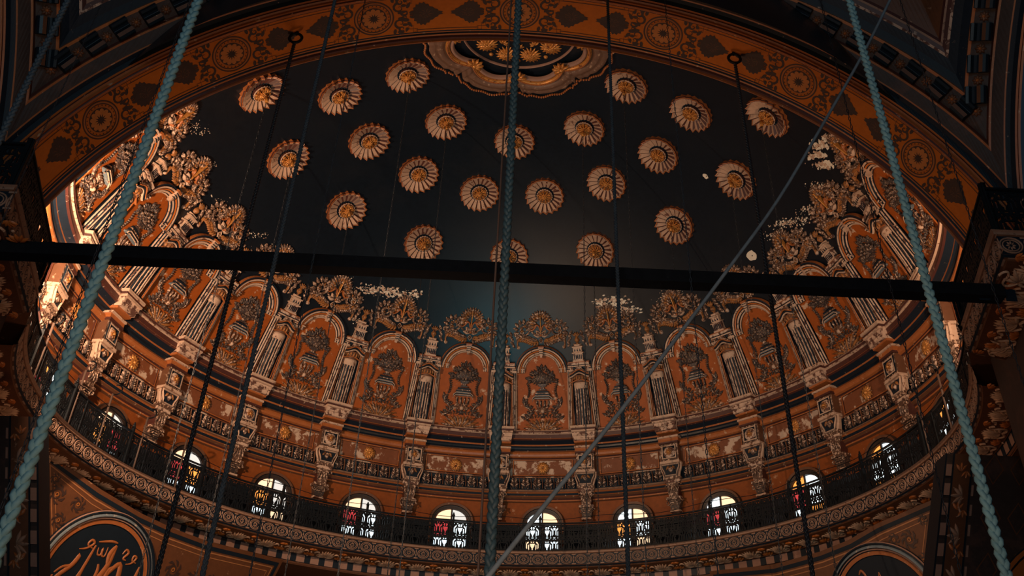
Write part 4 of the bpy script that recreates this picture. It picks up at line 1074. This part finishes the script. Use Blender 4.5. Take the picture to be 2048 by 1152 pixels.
def chain(b, P0, P1, r, m):
    P0, P1 = Vector(P0), Vector(P1); L = (P1 - P0).length; d = (P1 - P0) / L; a = d.cross(Vector((.3, 1, 0))).normalized(); c = d.cross(a)
    pitch = r * 4.2; n = int(L / pitch)
    for i in range(n):
        o = P0 + d * ((i + .5) * pitch); e, g = (a, c) if i % 2 else (c, a); rows = []
        for j in range(8):
            t = 2 * pi * j / 8; ctr = o + d * (sin(t) * pitch * .58) + e * (cos(t) * r * .72); rad_ = (d * sin(t) * .7 + e * cos(t)).normalized()
            rows.append([tuple(ctr + rad_ * r * .33 * cos(q * pi / 2) + g * r * .33 * sin(q * pi / 2)) for q in range(4)])
        b.grid(rows, m, True, closed=True, closev=True)
def zat(x, y, X, Y):               # height at which a plumb line at (X, Y) is seen at image row y
    d = ray(x, y); k = hypot(X - CAM.x, Y - CAM.y) / hypot(d.x, d.y); return CAM.z + d.z * k
def line(name, kind, m, px, dist, r, label, cat, ztop=None, zbot=2.0, group=None):
    X, Y = ground(*px, dist); zt = ztop if ztop is not None else CAM.z + (zat(px[0], -60, X, Y) - CAM.z) * 1.3
    b = MB()
    if kind == 'plait': plait(b, (X, Y, zbot), (X, Y, zt), r, m)
    elif kind == 'chain': chain(b, (X, Y, zbot), (X, Y, zt), r, m)
    else: tube3(b, [(X, Y, zbot + (zt - zbot) * i / 12) for i in range(13)], r, m, 6)
    return tag(b.build(name, O=(X, Y, zbot)), label, cat, group), X, Y
line('braided_rope', 'plait', 'rope_teal', (198, 545), 7.6, .052, 'thick braided teal rope hanging at the far left, nearest of all', 'rope')
line('braided_rope', 'plait', 'rope_teal', (1856, 576), 7.6, .043, 'thick braided teal rope hanging near the right edge', 'rope')
line('braided_rope', 'plait', 'rope_center', (1008, 576), 8.2, .050, 'thick dark braided rope hanging down the middle of the view', 'rope')
line('hanging_wire', 'tube', 'wire_brown', (1012, 200), 8.6, .007, 'thin brown wire hanging close beside the thick middle rope', 'wire')
line('hanging_wire', 'tube', 'wire_brown', (970, 900), 8.3, .010, 'brown wire hanging left of the thick middle rope', 'wire')
line('braided_rope', 'plait', 'rope_dark', (541, 560), 10.5, .030, 'medium blue black braided rope, left of the middle', 'rope')
line('braided_rope', 'plait', 'rope_dark', (1236, 576), 11.5, .029, 'medium blue black braided rope just right of the middle', 'rope')
line('braided_rope', 'plait', 'rope_dark', (92, 90), 9.0, .036, 'blue braided rope running off the upper left corner', 'rope')
line('hanging_chain', 'chain', 'rope_dark', (622, 540), 12.0, .018, 'dark chain hanging between the two left medium ropes', 'chain')
line('hanging_chain', 'chain', 'rope_dark', (1383, 576), 12.0, .018, 'dark chain hanging right of the middle, second from the middle rope', 'chain')
line('hanging_chain', 'chain', 'chain_dark', (150, 620), 11.0, .022, 'black chain hanging left of the thick teal rope at left', 'chain')
line('hanging_chain', 'chain', 'chain_dark', (60, 320), 12.0, .014, 'thin faint chain in front of the left corner of the arch', 'chain')
line('hanging_chain', 'chain', 'chain_dark', (1772, 536), 12.5, .020, 'dark chain crossing the right part of the niches', 'chain')
line('hanging_chain', 'chain', 'chain_dark', (1966, 515), 11.5, .018, 'dark chain near the right edge in front of the pier', 'chain')
# chains on hooks under the arch
for px, lb in (((597, 70), 'left'), ((1465, 105), 'right')):
    p = fsoff(120 if lb == 'left' else 60.5, .58); dist = hypot(p[0] - CAM.x, p[1] - CAM.y)
    t = thing('hook_chain', (p[0], p[1], p[2]), 'black chain hanging from a ring hook under the %s half of the arch' % lb, 'chain')
    b = MB(); tube3(b, [(p[0] + .12 * sin(a), p[1], p[2] - .16 + .12 * cos(a)) for a in [i * pi / 8 for i in range(17)]], .03, 'iron', 6); tube3(b, [(p[0], p[1], p[2] + .05), (p[0], p[1], p[2] - .06)], .035, 'iron'); b.build('ring_hook', t, p)
    b = MB(); plait(b, (p[0], p[1], 2.0), (p[0], p[1], p[2] - .26), .036, 'chain_dark'); b.build('chain', t, p)
# fine chains from the rosette bosses
nlab = {'lowest': 'lowest', 'top': 'top'}
for q, (nm, i, n, az, el) in enumerate(RPOS):
    if nm == 'middle': continue
    az += ADJ.get((nm, i), (0, 0))[0]; el += ADJ.get((nm, i), (0, 0))[1]
    e = radians(el); a = radians(az); r = R - .36
    p = (r * cos(e) * sin(a), r * cos(e) * cos(a), Z0 + r * sin(e))
    if nm == 'lowest' and i in (4,): pass
    b = MB(); chain(b, (p[0], p[1], 3.0), (p[0], p[1], p[2]), .026, 'chain_dark'); tube3(b, [(p[0], p[1], p[2] - .1), (p[0], p[1], p[2] + .08)], .05, 'gold')
    tag(b.build('lamp_chain', O=(p[0], p[1], 3.0)), 'fine dark lamp chain hanging from rosette %s from the left in the %s ring' % (ORD[i], nm), 'chain', 'fine chains hanging from the dome rosettes')
# slack cable crossing the view
P = []
for (x, y, d) in ((1800, -40, 10.5), (1780, 0, 10.4), (1726, 108, 10.2), (1645, 250, 9.9), (1556, 400, 9.5), (1455, 540, 9.0), (1350, 680, 8.6), (1235, 830, 8.1), (1110, 985, 7.7), (990, 1136, 7.3), (940, 1200, 7.2)):
    X, Y = ground(x, y, d); P.append((X, Y, zat(x, y, X, Y)))
b = MB(); tube3(b, smooth(P, 4), .020, 'cable_grey', 8); tag(b.build('slack_cable', O=P[-1]), 'grey blue cable slanting from upper right down to the middle rope', 'cable')

# ------------------------------------------------------------------ flaked plaster spots on the dome
def at_img(x, y, rr=R):
    d = ray(x, y).normalized(); o = CAM - Vector((0, 0, Z0)); bb = o.dot(d); cc = o.dot(o) - rr * rr
    return CAM + d * (-bb + sqrt(bb * bb - cc))
def patch(x, y, w_, h_, label, n=14):
    c = at_img(x, y); az = atan2(c.x, c.y); el = math.asin((c.z - Z0) / R); v0 = el * R
    f = lambda u, v, h: tuple(rotz(fsph(u, v0 + v, h), degrees(az)))
    b = MB(f); rnd = random.Random(int(x)); b.prism([(w_ * (1 + rnd.uniform(-.18, .15)) * cos(2 * pi * i / n), h_ * (1 + rnd.uniform(-.18, .15)) * sin(2 * pi * i / n)) for i in range(n)], .0, .012, 'plaster_white')
    b.hemi(.03, -.02, .02, .02, 'iron', .012, 6)
    tag(b.build('plaster_patch', O=f(0, 0, 0)), label, 'plaster patch')
patch(1503, 511, .19, .17, 'larger white bare plaster patch on the right side of the dark dome')
patch(1411, 352, .075, .11, 'small white bare plaster patch beside the right rosettes')
def flakes(pts, n, size0, label, seed, sp=26):
    rnd = random.Random(seed); b = MB(); O = None
    for _ in range(int(n * 2.6)):
        x, y = rnd.choice(pts); x += rnd.gauss(0, sp); y += rnd.gauss(0, sp * .35)
        size = size0 * .62; c = at_img(x, y); az = atan2(c.x, c.y); el = math.asin((c.z - Z0) / R); v0 = el * R
        if O is None: O = c
        b.map = (lambda az, v0: (lambda u, v, h: tuple(rotz(fsph(u, v0 + v, h), degrees(az)))))(az, v0)
        s = size * rnd.uniform(.15, 1) ** 1.5; k = rnd.randint(5, 8); b.prism([(s * rnd.uniform(.4, 1.3) * 1.5 * cos(2 * pi * i / k), s * rnd.uniform(.4, 1.2) * sin(2 * pi * i / k)) for i in range(k)], .0, .008, 'plaster_white' if rnd.random() < .5 else 'cream')
    b.map = None
    tag(b.build('paint_flakes', O=tuple(O)), label, 'flaked paint', kind='stuff')
flakes([(760, 582), (790, 585), (820, 590), (740, 578)], 110, .075, 'cream patches where paint has flaked above the second left crest', 1, 14)
flakes([(1205, 606), (1235, 602), (1225, 615), (1260, 620)], 120, .075, 'cream patches where paint has flaked above the second right crest', 2, 13)
flakes([(1330, 600), (1345, 590)], 40, .05, 'small cream paint flakes above the third right crest', 3, 12)
flakes([(1640, 290), (1660, 275), (1636, 310), (1650, 330)], 130, .11, 'large cream flaked paint area beside the upper right crest under the arch', 4, 9)
flakes([(1560, 450), (1580, 445), (1600, 440), (1545, 470), (1620, 420), (1640, 370)], 120, .06, 'scattered cream paint flakes along the right edge of the crests', 5, 12)
flakes([(400, 262), (520, 470), (440, 400), (420, 330), (545, 495), (385, 250)], 60, .035, 'tiny cream paint flakes along the left edge of the crests', 6, 12)
flakes([(710, 600), (715, 640), (690, 560)], 40, .045, 'small cream paint flakes between the left crests', 8, 8)
